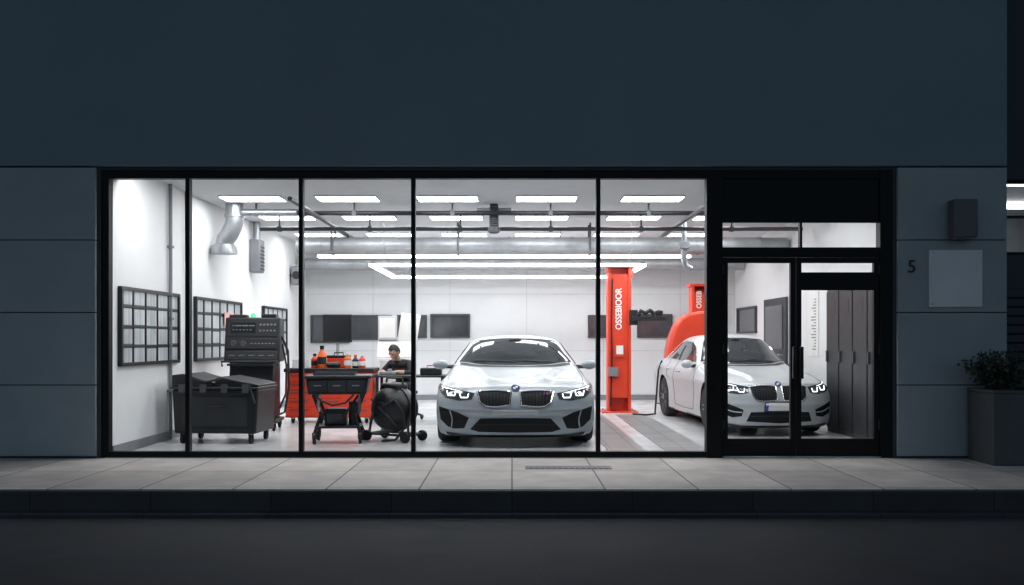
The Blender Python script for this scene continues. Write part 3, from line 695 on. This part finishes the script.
q = MB(); q.box(.2, .78, -.32, -.22, 1.57, 1.65); q.tube([(.3, -.3, 1.66), (.34, -.33, 1.74), (.42, -.3, 1.70), (.5, -.3, 1.75), (.58, -.3, 1.68)], .04, 8); q.lathe([(.06, 1.66), (.07, 1.74), (.0, 1.76)], (.66, -.27, 0), 'z', 14); q.build('arm', M['black'], lp, bevel=.01)
MB().box(-.1, .08, -.16, -.145, .95, 1.2).build('control_box', M['red'], lp, bevel=.006)
MB().box(-.19, -.03, -.2, -.12, .62, .78).build('control_box', M['grey'], lp, bevel=.006)
MB().box(-.06, .06, -.165, -.16, 1.0, 1.15).build('notice_plate', M['plate'], lp)
q = MB(); q.tube([(-.12, -.14, 2.3), (-.14, -.15, 1.6), (-.13, -.15, .8), (-.16, -.15, .1)], .012, 8); q.build('cable', M['black'], lp)
lp2 = lift_post(3.31, 6.3, 2.18, 'shorter red lift post beside the door frame above the red machine', .17, 'OSSEB', 1.95, .12, -.04)
t = thing('tyre_machine', 'red machine with a curved hood behind the silver sedan', 'workshop machine', (2.58, 5.75, 0))
pro = [(.06, .02), (.0, .45), (.01, .8), (.04, 1.1), (.09, 1.3), (.16, 1.48), (.26, 1.62), (.40, 1.70), (.6, 1.735), (.95, 1.74), (1.05, 1.68), (1.08, .02)]
q = MB(); q.prism(pro, 'y', -.2, .2); q.build('hood', M['red'], t, bevel=.05, seg=4)
MB().box(.72, 1.0, -.21, -.2, 1.2, 1.45).build('control_panel', M['dark'], t, bevel=.004)
q = MB(); q.box(.1, .98, -.205, -.2, 1.02, 1.035); q.build('panel_seam', M['dark'], t)
t = MB(); t.tube([(2.60, 5.6, .55), (2.5, 5.5, .9), (2.44, 5.45, .75), (2.40, 5.42, .3), (2.36, 5.3, .03), (2.2, 5.2, .025), (2.0, 5.35, .025)], .016, 8)
tag(t.build('air_hose', M['rubber']), 'black air hose looping from the red machine to the floor', 'hose')
t = MB(); t.box(1.08, 1.50, .35, 5.4, .005, .012); tag(t.build('floor_mat', M['grating']), 'grey ribbed floor strip beside the front car, left of the pair', 'floor mat')
t = MB(); t.box(1.72, 2.22, .35, 5.4, .005, .012); tag(t.build('floor_mat', M['grating']), 'grey ribbed floor strip nearer the sedan, right of the pair', 'floor mat')

names = ['nearest the door', 'second from the door', 'third from the door', 'farthest from the door']
for k in range(4):
    y0 = .93 + k * .475
    t = thing('locker', 'tall dark grey locker on the right wall, ' + names[k], 'locker', (RW - .16, y0 + .235, .006), 0, 'dark lockers along the right wall')
    MB().box(-.16, .155, -.235, .235, 0, 1.94).build('body', M['locker'], t, bevel=.008)
    o = MB().box(-.175, -.16, -.22, .22, .06, 1.9).build('door', M['dark'], t, bevel=.005)
    q = MB(); [q.box(-.18, -.174, -.12, .12, 1.6 + i * .04, 1.615 + i * .04) for i in range(5)]; q.build('vent', M['black'], o)
    MB().box(-.2, -.175, .15, .18, .95, 1.1).build('handle', M['dgrey'], o)
t = thing('wall_poster', 'narrow upright pale strip with dark marks on right wall by lockers', 'poster', (RW - .002, 4.3, 1.5))
MB().box(-.01, 0, -.22, .22, -.5, .5).build('sheet', M['plate'], t)
q = MB(); [q.box(-.012, -.01, -.12, random.uniform(-.05, .12), -.4 + i * .045, -.383 + i * .045) for i in range(18)]; q.build('print', M['grey'], t)

# ------------------------------------------------------------------ cars
def herm(t, P, qs):
    t = np.array(t, float); P = np.array(P, float); n = len(t); m = np.zeros_like(P)
    for i in range(n):
        a_ = max(i - 1, 0); b_ = min(i + 1, n - 1); m[i] = (P[b_] - P[a_]) / (t[b_] - t[a_])
    out = []
    for x in qs:
        i = int(min(max(np.searchsorted(t, x) - 1, 0), n - 2)); h = t[i + 1] - t[i]; s = (x - t[i]) / h
        out.append((2 * s**3 - 3 * s**2 + 1) * P[i] + (s**3 - 2 * s**2 + s) * h * m[i] + (-2 * s**3 + 3 * s**2) * P[i + 1] + (s**3 - s**2) * h * m[i + 1])
    return np.array(out)
low = [(0, .15), (.5, .15), (.86, .16)]
def secs(roof):
    L = [(0.10, [(0, .13), (.5, .13), (.83, .14), (.905, .25), (.92, .44), (.905, .60), (.83, .695), (.62, .715), (.42, .725), (.2, .73), (0, .73)]),
         (0.35, [(0, .14), (.5, .14), (.85, .15), (.925, .27), (.935, .47), (.92, .655), (.83, .75), (.63, .775), (.42, .785), (.2, .79), (0, .79)]),
         (0.80, low + [(.925, .28), (.94, .5), (.93, .70), (.83, .805), (.63, .825), (.42, .835), (.2, .84), (0, .84)]),
         (1.25, low + [(.92, .3), (.925, .52), (.91, .73), (.82, .84), (.66, .87), (.44, .885), (.2, .893), (0, .895)]),
         (1.50, low + [(.915, .3), (.92, .53), (.91, .75), (.825, .87), (.69, .90), (.46, .92), (.22, .93), (0, .935)]),
         (1.85, low + [(.91, .3), (.915, .54), (.91, .77), (.835, .90), (.74, 1.01), (.56, 1.10), (.3, 1.135), (0, 1.145)])]
    return L + [(y, low + s) for y, s in roof]
coupe = secs([
    (2.25, [(.905, .3), (.915, .55), (.91, .785), (.83, .91), (.725, 1.09), (.57, 1.245), (.3, 1.30), (0, 1.315)]),
    (2.70, [(.905, .3), (.92, .55), (.915, .80), (.83, .925), (.715, 1.12), (.55, 1.275), (.3, 1.325), (0, 1.34)]),
    (3.20, [(.92, .3), (.935, .55), (.93, .82), (.83, .935), (.70, 1.11), (.53, 1.245), (.3, 1.29), (0, 1.305)]),
    (3.65, [(.93, .3), (.945, .55), (.94, .84), (.82, .94), (.66, 1.05), (.5, 1.13), (.28, 1.165), (0, 1.175)]),
    (4.10, [(.92, .3), (.935, .55), (.925, .85), (.80, .935), (.62, .965), (.45, .98), (.22, .985), (0, .985)]),
    (4.55, [(.87, .3), (.89, .55), (.87, .80), (.76, .90), (.6, .93), (.4, .94), (.2, .945), (0, .945)])])
sedan = secs([
    (2.25, [(.905, .3), (.915, .55), (.91, .785), (.83, .92), (.735, 1.11), (.58, 1.285), (.3, 1.345), (0, 1.36)]),
    (2.70, [(.905, .3), (.92, .55), (.915, .80), (.83, .935), (.725, 1.14), (.56, 1.32), (.3, 1.375), (0, 1.39)]),
    (3.30, [(.915, .3), (.925, .55), (.92, .82), (.83, .945), (.71, 1.14), (.55, 1.31), (.3, 1.36), (0, 1.375)]),
    (3.80, [(.92, .3), (.93, .55), (.925, .84), (.82, .95), (.68, 1.09), (.52, 1.21), (.28, 1.25), (0, 1.265)]),
    (4.25, [(.91, .3), (.925, .55), (.915, .86), (.80, .95), (.64, 1.0), (.46, 1.03), (.22, 1.04), (0, 1.045)]),
    (4.6, [(.87, .3), (.89, .55), (.87, .82), (.76, .92), (.6, .955), (.4, .97), (.2, .975), (0, .975)])])
AX = (.80, 3.62); WR = .335
def car(label, loc, table, paint, kind, scale, rz=0):
    root = thing('parked_car', label, 'car', loc, rz)
    ys = [s[0] for s in table]; Pt = [np.array(s[1]).ravel() for s in table]
    qy = list(np.linspace(ys[0], ys[-1], 72))
    ST = herm(ys, Pt, qy).reshape(-1, 11, 2)
    K = 60; halves = [herm(range(11), s, np.linspace(0, 10, K + 1)) for s in ST]
    rings = []
    def ringof(h, y): 
        rt = [(max(p[0], 0), y, p[1]) for p in h]; return rt + [(-p[0], p[1], p[2]) for p in rt[-2:0:-1]]
    def capr(h, y, d, rev):
        cc = np.array([0, .42]); out = []
        for s in (.03, .2, .4, .6, .75, .85, .91, .95, .975, .992):
            out.append(ringof(cc + (h - cc) * s, y - d * (1 - s**4) ** .25 if not rev else y + d * (1 - s**4) ** .25))
        return out[::-1] if rev else out
    rings += capr(halves[0], qy[0], .10, False)
    for h, y in zip(halves, qy): rings.append(ringof(h, y))
    rings += capr(halves[-1], qy[-1], .10, True)
    nr = len(rings[0]); V = []
    for r_ in rings:
        for x, y, z in r_:
            fd = max(0, 1 - max(y, 0) / 1.35) ** 2; ax = abs(x)
            y2 = y + (.23 * (ax / .92) ** 3.4 + .10 * max(0, (z - .50) / .2) ** 1.5 + .05 * max(0, (.34 - z) / .2)) * fd
            if y < .6: # bumper shelf: the face below the lamps steps forward a little
                y2 -= .026 * max(0, 1 - abs(z - .44) / .06) * max(0, 1 - y / .4)
            if y > 3.6: y2 -= .16 * (ax / .9) ** 2.6 * min(1, (y - 3.6) / 1.0) ** 2
            if .1 < y < 1.5 and z > .6:
                env = min(1, (y - .1) / .25) * min(1, (1.5 - y) / .3)
                u = ax - (.30 + .22 * y / 1.4)
                z += .030 * math.exp(-(max(u, 0) / .028) ** 2 - (min(u, 0) / .12) ** 2) * env
                z += -.012 * math.exp(-(ax / .16) ** 2) * env
            if .5 < y < 4.3 and ax > .85: x *= 1 + .012 * math.exp(-((z - .70) / .03) ** 2) - .012 * math.exp(-((z - .45) / .1) ** 2)
            V.append((x, y2, z))
    Fc = [(i * nr + j, i * nr + (j + 1) % nr, (i + 1) * nr + (j + 1) % nr, (i + 1) * nr + j) for i in range(len(rings) - 1) for j in range(nr)]
    Fc += [tuple(range(nr)), tuple(range((len(rings) - 1) * nr, len(rings) * nr))]
    bmb = MB(); bmb.add(V, Fc, True); me = bmb.mesh('shell')
    tmp = bpy.data.objects.new('tmp', me); COL.objects.link(tmp)
    cb = MB()
    for ay in AX:
        for s in (-1, 1): cb.lathe([(.375, s * .60), (.375, s * 1.2)], (0, ay, WR), 'x', 48)
    cm = cb.mesh('cut'); co = bpy.data.objects.new('cut', cm); COL.objects.link(co)
    bo = tmp.modifiers.new('b', 'BOOLEAN'); bo.operation = 'DIFFERENCE'; bo.object = co; bo.solver = 'EXACT'
    body = evalmesh(tmp); bpy.data.objects.remove(tmp); bpy.data.objects.remove(co)
    body.materials.clear(); body.materials.append(paint); body.materials.append(M['rubber'])
    for p in body.polygons:
        c_ = p.center; d = min(math.hypot(c_.y - ay, c_.z - WR) for ay in AX)
        inw = d < .378 and abs(c_.x) > .55 and (abs(p.normal.x) < .3 and d > .36 or abs(abs(c_.x) - .60) < .01)
        p.material_index = 1 if inw or (p.normal.z < -.6 and c_.z < .22) else 0
        p.use_smooth = not inw
    body.set_sharp_from_angle(angle=R(40))
    bob = bpy.data.objects.new('body', body); COL.objects.link(bob); bob.parent = root
    bvh = BVHTree.FromPolygons([v.co.copy() for v in body.vertices], [tuple(p.vertices) for p in body.polygons])
    dirs = {'f': Vector((0, 1, 0)), 't': Vector((0, 0, -1)), 'r': Vector((-1, 0, 0)), 'l': Vector((1, 0, 0)), 'b': Vector((0, -1, 0))}
    def proj(a_, b_, pr, off):
        o_ = {'f': (a_, -3, b_), 't': (a_, b_, 4), 'r': (4, a_, b_), 'l': (-4, a_, b_), 'b': (a_, 9, b_)}[pr]
        h, nn, i, dd = bvh.ray_cast(Vector(o_), dirs[pr])
        if h is None:
            g_ = {'f': (a_, .3, b_), 't': (a_, b_, 1), 'r': (.9, a_, b_), 'l': (-.9, a_, b_), 'b': (a_, 4.5, b_)}[pr]
            h, nn, i, dd = bvh.find_nearest(Vector(g_))
        if nn.dot(dirs[pr]) > 0: nn = -nn
        return h + nn * off
    def lin(ch, n_):
        ch = np.array(ch, float); d = np.r_[0, np.cumsum(np.linalg.norm(np.diff(ch, axis=0), axis=1))]; qs = np.linspace(0, d[-1], n_)
        return np.stack([np.interp(qs, d, ch[:, 0]), np.interp(qs, d, ch[:, 1])], 1)
    def resamp(ch, n_):
        if len(ch) < 3: return lin(ch, n_)
        ch = np.array(ch, float); d = np.r_[0, np.cumsum(np.linalg.norm(np.diff(ch, axis=0), axis=1))]
        return herm(d, ch, np.linspace(0, d[-1], n_))
    def flip(ch, s): return [(s * p[0], p[1]) for p in ch]
    def patch(name, top, bot, pr, m, par=root, off=.004, nx=22, ny=8, rs=None):
        rs = rs or resamp
        a_ = rs(top, nx); b_ = rs(bot, nx)
        q = MB(); q.grid([[proj(*(a_[j] + (b_[j] - a_[j]) * i / (ny - 1)), pr, off) for j in range(nx)] for i in range(ny)])
        return q.build(name, m, par)
    def outline(name, top, bot, pr, m, r_, par=root, off=.004, n_=16, rs=None):
        rs = rs or resamp
        a_ = list(rs(top, n_)) + list(rs(bot, n_))[::-1]
        q = MB(); q.tube([proj(p[0], p[1], pr, off) for p in a_], r_, 6, closed=True); return q.build(name, m, par)
    def line(name, pts, pr, m, r_=.004, par=root, off=.0, n_=24):
        q = MB(); q.tube([proj(p[0], p[1], pr, off) for p in resamp(pts, n_)], r_, 5); return q.build(name, m, par)
    A_ = kind == 'A'
    for s in (-1, 1):
        if A_: kt = [(.05, .655), (.22, .668), (.44, .660)]; kb = [(.065, .510), (.2, .490), (.34, .498), (.405, .54)]
        else: kt = [(.045, .672), (.22, .68), (.45, .67)]; kb = [(.055, .495), (.2, .48), (.36, .49), (.42, .54)]
        kt = flip(kt, s); kb = flip(kb, s)
        g_ = patch('grille', kt, kb, 'f', M['grille'], off=.003)
        outline('surround', kt, kb, 'f', M['chrome'], .010, g_, .006)
        q = MB()
        for u in np.linspace(.09, .91, 9):
            a_ = resamp(kt, 101)[int(u * 100)]; b_ = resamp(kb, 101)[int(u * 100)]
            q.tube([proj(*(a_ + (b_ - a_) * w_), 'f', .005) for w_ in (.06, .35, .65, .94)], .003, 5)
        q.build('slats', M['black'], g_)
        if A_: ht = [(.475, .640), (.62, .668), (.77, .700), (.905, .730)]; hb = [(.50, .580), (.64, .563), (.80, .588), (.912, .684)]
        else: ht = [(.475, .665), (.62, .688), (.78, .715), (.895, .728)]; hb = [(.495, .592), (.64, .578), (.80, .596), (.905, .668)]
        ht = flip(ht, s); hb = flip(hb, s)
        hl = patch('headlight', ht, hb, 'f', M['lampglass'], rs=lin)
        outline('lamp_trim', ht, hb, 'f', M['black'], .005, hl, rs=lin)
        dz = 0 if A_ else .012
        for cx, cz_ in ((.585, .615 + dz), (.735, .636 + dz)):
            q = MB(); q.tube([proj(p[0], p[1], 'f', .007) for p in lin([(s * (cx - .048), cz_ + .021), (s * (cx - .038), cz_ - .024), (s * (cx + .04), cz_ - .024), (s * (cx + .056), cz_ + .028)], 20)], .006, 6)
            q.build('lamp_ring', M['headlamp'], hl)
            q = MB(); q.grid([[proj(s * cx + .019 * u * math.cos(t_), cz_ + .004 + .019 * u * math.sin(t_), 'f', .008) for t_ in np.linspace(0, 2 * PI, 13)] for u in (.02, .6, 1)])
            q.build('lamp_lens', M['chrome'], hl)
        line('brow_light', flip([(.64, .663 + dz), (.76, .687 + dz), (.87, .708 + dz)], s), 'f', M['headlamp'], .0035, hl, .006)
        if A_: it = [(.53, .36), (.66, .425), (.74, .445), (.885, .485)]; ib = [(.585, .235), (.70, .225), (.78, .25), (.865, .33)]
        else: it = [(.57, .37), (.70, .42), (.88, .475)]; ib = [(.59, .285), (.72, .265), (.87, .32)]
        iv = patch('side_intake', flip(it, s), flip(ib, s), 'f', M['grille'], rs=lin)
        line('intake_fin', flip([(.75, .44), (.725, .34), (.735, .245)], s) if A_ else flip([(.59, .335), (.72, .345), (.85, .39)], s), 'f', paint, .009, iv, .003)
        line('hood_gap', flip([(.80, .42), (.815, .8), (.82, 1.2), (.80, 1.52)], s), 't', M['black'], .004, bob)
        sd = 'r' if s > 0 else 'l'
        if A_: wt = [(1.93, 1.0), (2.25, 1.18), (2.7, 1.228), (3.2, 1.195), (3.6, 1.08)]; wb = [(1.83, .945), (2.25, .945), (2.7, .955), (3.2, .965), (3.62, .99)]
        else: wt = [(1.93, 1.02), (2.25, 1.21), (2.7, 1.265), (3.3, 1.25), (3.85, 1.10)]; wb = [(1.83, .955), (2.25, .955), (2.7, .965), (3.3, .98), (3.88, 1.0)]
        sw = patch('side_window', wt, wb, sd, M['carglass'], nx=30)
        outline('trim', wt, wb, sd, M['chrome'] if not A_ else M['black'], .008, sw)
        line('pillar', [(2.85, .97), (2.86, 1.2)], sd, M['black'], .02, sw)
        line('door_gap', [(1.66, .93), (1.56, .7), (1.6, .27)], sd, M['black'], .005, bob)
        line('door_gap', [(2.84, .96), (2.88, .6), (2.8, .27)], sd, M['black'], .005, bob)
        line('sill_gap', [(1.6, .27), (2.2, .255), (2.8, .27)], sd, M['black'], .005, bob)
        q = MB(); a_ = proj(2.55, .80, sd, .0); q.box(a_.x - .02, a_.x + .03, 2.46, 2.68, .79, .815); q.build('door_handle', paint, root, bevel=.008)
        if not A_:
            line('door_gap', [(3.42, .97), (3.36, .75), (3.2, .68)], sd, M['black'], .005, bob)
            q = MB(); a_ = proj(3.3, .82, sd, .0); q.box(a_.x - .02, a_.x + .03, 3.2, 3.42, .81, .835); q.build('door_handle', paint, root, bevel=.008)
        q = MB(); q.sphere((s * .985, 1.74, .935), (.105, .062, .065), 18, 12); mi = q.build('mirror', paint, root)
        q = MB(); q.tube([(s * .80, 1.80, .905), (s * .92, 1.76, .905)], [.03, .022], 8); q.build('mirror_arm', M['black'], mi)
        q = MB(); q.sphere((s * .985, 1.765, .93), (.09, .05, .053), 16, 10); q.build('mirror_glass', M['carglass'], mi)
        patch('rear_light', flip([(.45, .84), (.65, .85), (.85, .84)], s), flip([(.45, .72), (.65, .70), (.85, .70)], s), 'b', M['red'], off=.006)
        for ay in AX:
            q = MB(); xc = s * .80; w2 = .125
            q.lathe([(.22, -w2), (.30, -w2 - .004), (.325, -w2 + .02), (WR, -w2 + .05), (WR, w2 - .05), (.325, w2 - .02), (.30, w2 + .004), (.22, w2), (.22, -w2)], (xc, ay, WR + .006), 'x', 40)
            wh = q.build('wheel', M['rubber'], root)
            q = MB(); ox = xc + s * (w2 - .012)
            q.lathe([(.225, -.01), (.238, .01), (.225, .014), (.21, 0), (.225, -.01)], (ox, ay, WR + .006), 'x', 40)
            for k in range(10):
                a1 = (k // 2) * 2 * PI / 5 + (k % 2 - .5) * .34
                q.tube([(ox - s * .02, ay + .03 * math.cos(a1), WR + .006 + .03 * math.sin(a1)), (ox, ay + .13 * math.cos(a1), WR + .006 + .13 * math.sin(a1)), (ox, ay + .222 * math.cos(a1), WR + .006 + .222 * math.sin(a1))], [.022, .015, .016], 6)
            q.lathe([(.05, -.03), (.05, .004), (0, .008)], (ox - s * .01, ay, WR + .006), 'x', 16)
            q.build('rim', M['grey'], wh)
            q = MB(); q.lathe([(.17, -.01), (.17, .01), (.06, .012), (.06, -.012), (.17, -.01)], (xc + s * .03, ay, WR + .006), 'x', 28); q.build('brake_disc', M['dgrey'], wh)
    if A_: ct = [(-.40, .355), (0, .362), (.40, .355)]; cb_ = [(-.52, .225), (-.42, .195), (0, .187), (.42, .195), (.52, .225)]
    else: ct = [(-.46, .34), (0, .352), (.46, .34)]; cb_ = [(-.52, .215), (0, .19), (.52, .215)]
    lo = patch('lower_intake', ct, cb_, 'f', M['grille'], nx=31, rs=lin)
    line('intake_bar', [(-.46, .285), (0, .29), (.46, .285)], 'f', M['black'], .006, lo, .004)
    patch('splitter', [(-.80, .19), (-.5, .155), (0, .15), (.5, .155), (.80, .19)], [(-.78, .155), (-.5, .13), (0, .13), (.5, .13), (.78, .155)], 'f', M['black'], off=.012, nx=36, ny=4)
    pl_z = (.462, .362)
    if not A_:
        np_ = patch('number_plate', [(-.24, pl_z[0]), (0, pl_z[0]), (.24, pl_z[0])], [(-.24, pl_z[1]), (0, pl_z[1]), (.24, pl_z[1])], 'f', M['plate'], off=.016)
        outline('plate_frame', [(-.25, pl_z[0] + .008), (0, pl_z[0] + .008), (.25, pl_z[0] + .008)], [(-.25, pl_z[1] - .008), (0, pl_z[1] - .008), (.25, pl_z[1] - .008)], 'f', M['black'], .008, np_, .014)
        patch('plate_band', [(-.24, pl_z[0]), (-.20, pl_z[0])], [(-.24, pl_z[1]), (-.20, pl_z[1])], 'f', M['blue'], np_, .019, 4, 4)
    else:
        patch('plate_holder', [(-.26, .452), (0, .454), (.26, .452)], [(-.26, .395), (0, .395), (.26, .395)], 'f', M['lgrey'], off=.008)
        for i, (mm, xx) in enumerate((('blue', .325), ('screen', .34), ('red', .355))):
            patch('grille_badge', [(xx, .648), (xx + .013, .648)], [(xx - .006, .623), (xx + .007, .623)], 'f', M[mm], off=.016, nx=3, ny=3)
        text('grille_letter', 'M', .045, M['plate'], root, tuple(proj(.395, .636, 'f', .014)), (R(90), 0, 0), .002)
    # round badge lying flat on the sloping nose above the grilles
    zc = .70
    pc0 = proj(0, zc, 'f', 0); pc1 = proj(0, zc - .02, 'f', 0); pc2 = proj(0, .712, 'f', 0)
    tv = (pc2 - pc1).normalized(); nv = Vector((1, 0, 0)).cross(tv).normalized()
    if nv.y > 0: nv = -nv
    def flat_disc(name, r0, r1, off, m, par, a0=0, a1=2 * PI):
        q = MB(); q.grid([[pc0 + nv * off + Vector((1, 0, 0)) * (rr * math.cos(t_)) + tv * (rr * math.sin(t_)) for t_ in np.linspace(a0, a1, 17)] for rr in (r0, r1)])
        return q.build(name, m, par)
    bd = flat_disc('badge', .001, .05, .012, M['blackgloss'], root)
    for k in range(4): flat_disc('badge_quarter', .001, .031, .015, M['blue'] if k % 2 else M['plate'], bd, k * PI / 2, (k + 1) * PI / 2)
    flat_disc('badge_rim', .045, .05, .0155, M['chrome'], bd)
    wsb = [(-.735, 1.74), (-.5, 1.585), (-.25, 1.525), (0, 1.51), (.25, 1.525), (.5, 1.585), (.735, 1.74)]
    wst = [(-.535, 2.20), (-.3, 2.17), (0, 2.16), (.3, 2.17), (.535, 2.20)]
    ws = patch('windscreen', wst, wsb, 't', M['carglass'], nx=40, ny=16)
    outline('windscreen_seal', wst, wsb, 't', M['black'], .007, ws, .002, 24)
    for x0, x1 in ((-.55, .02), (.0, .52)):
        q = MB(); q.tube([proj(x0 + (x1 - x0) * u, 1.60 - .03 * u + .12 * abs(x0 + (x1 - x0) * u) ** 2, 't', .014) for u in np.linspace(0, 1, 10)], .007, 5)
        q.build('wiper', M['black'], ws)
    q = MB(); m0 = proj(0, 2.12, 't', 0); q.sphere((0, m0.y - .03, m0.z - .01), (.09, .015, .028), 12, 8); q.build('inner_mirror', M['black'], ws)
    patch('cowl', [(-.72, 1.69), (-.5, 1.55), (0, 1.475), (.5, 1.55), (.72, 1.69)], [(-.72, 1.62), (-.5, 1.48), (0, 1.42), (.5, 1.48), (.72, 1.62)], 't', M['black'], off=.003, nx=30, ny=4)
    rb = (3.15, 3.85) if A_ else (3.45, 4.15)
    patch('rear_window', [(-.5, rb[0]), (0, rb[0] - .05), (.5, rb[0])], [(-.6, rb[1]), (0, rb[1] + .08), (.6, rb[1])], 't', M['carglass'], nx=24, ny=10)
    patch('rear_bumper_insert', [(-.6, .35), (0, .36), (.6, .35)], [(-.6, .2), (0, .2), (.6, .2)], 'b', M['black'], off=.006)
    def allm(o_):
        for c_ in o_.children:
            if c_.type == 'MESH':
                c_.data.transform(Matrix.Diagonal((*scale, 1))); c_.location = [c_.location[i] * scale[i] for i in range(3)]
            allm(c_)
    allm(root)
    return root
car('silver sports coupe with lit headlights facing the window, centre of workshop', (X(515.5, .9), .78, .0), coupe, M['paintA'], 'A', (1.01, 1, .985))
car('pale silver sedan with white number plate parked behind the glass door', (3.43, 1.95, 0), sedan, M['paintB'], 'B', (.82, .92, .965), R(3.2))

# ------------------------------------------------------------------ world, sun, camera
W = bpy.data.worlds.new('World'); S.world = W; W.use_nodes = True; nt = W.node_tree
bg = nt.nodes['Background']; sk = nt.nodes.new('ShaderNodeTexSky'); sk.sky_type = 'NISHITA'; sk.sun_disc = False
sk.sun_elevation = R(6); sk.sun_rotation = R(0); sk.ozone_density = 3
hs_ = nt.nodes.new('ShaderNodeHueSaturation'); hs_.inputs['Saturation'].default_value = .7
nt.links.new(sk.outputs['Color'], hs_.inputs['Color']); nt.links.new(hs_.outputs['Color'], bg.inputs['Color']); bg.inputs['Strength'].default_value = .10
sl_ = bpy.data.lights.new('sun', 'SUN'); sl_.energy = .05; sl_.angle = R(4); sl_.color = (1, .93, .85)
so = bpy.data.objects.new('sun', sl_); COL.objects.link(so); so.rotation_euler = (R(-84), 0, 0); so.location = (0, 30, 20)
cam = bpy.data.cameras.new('camera'); co = bpy.data.objects.new('camera', cam); COL.objects.link(co)
co.location = (0, -CAMY, H); co.rotation_euler = (R(90), 0, 0)
cam.sensor_width = 36; cam.lens = F / 1024 * 36; cam.shift_y = (340 - 292.5) / 1024; cam.clip_end = 1000; cam.clip_start = .1
S.camera = co
S.view_settings.view_transform = 'Standard'; S.view_settings.look = 'None'; S.view_settings.exposure = 0; S.view_settings.gamma = 1
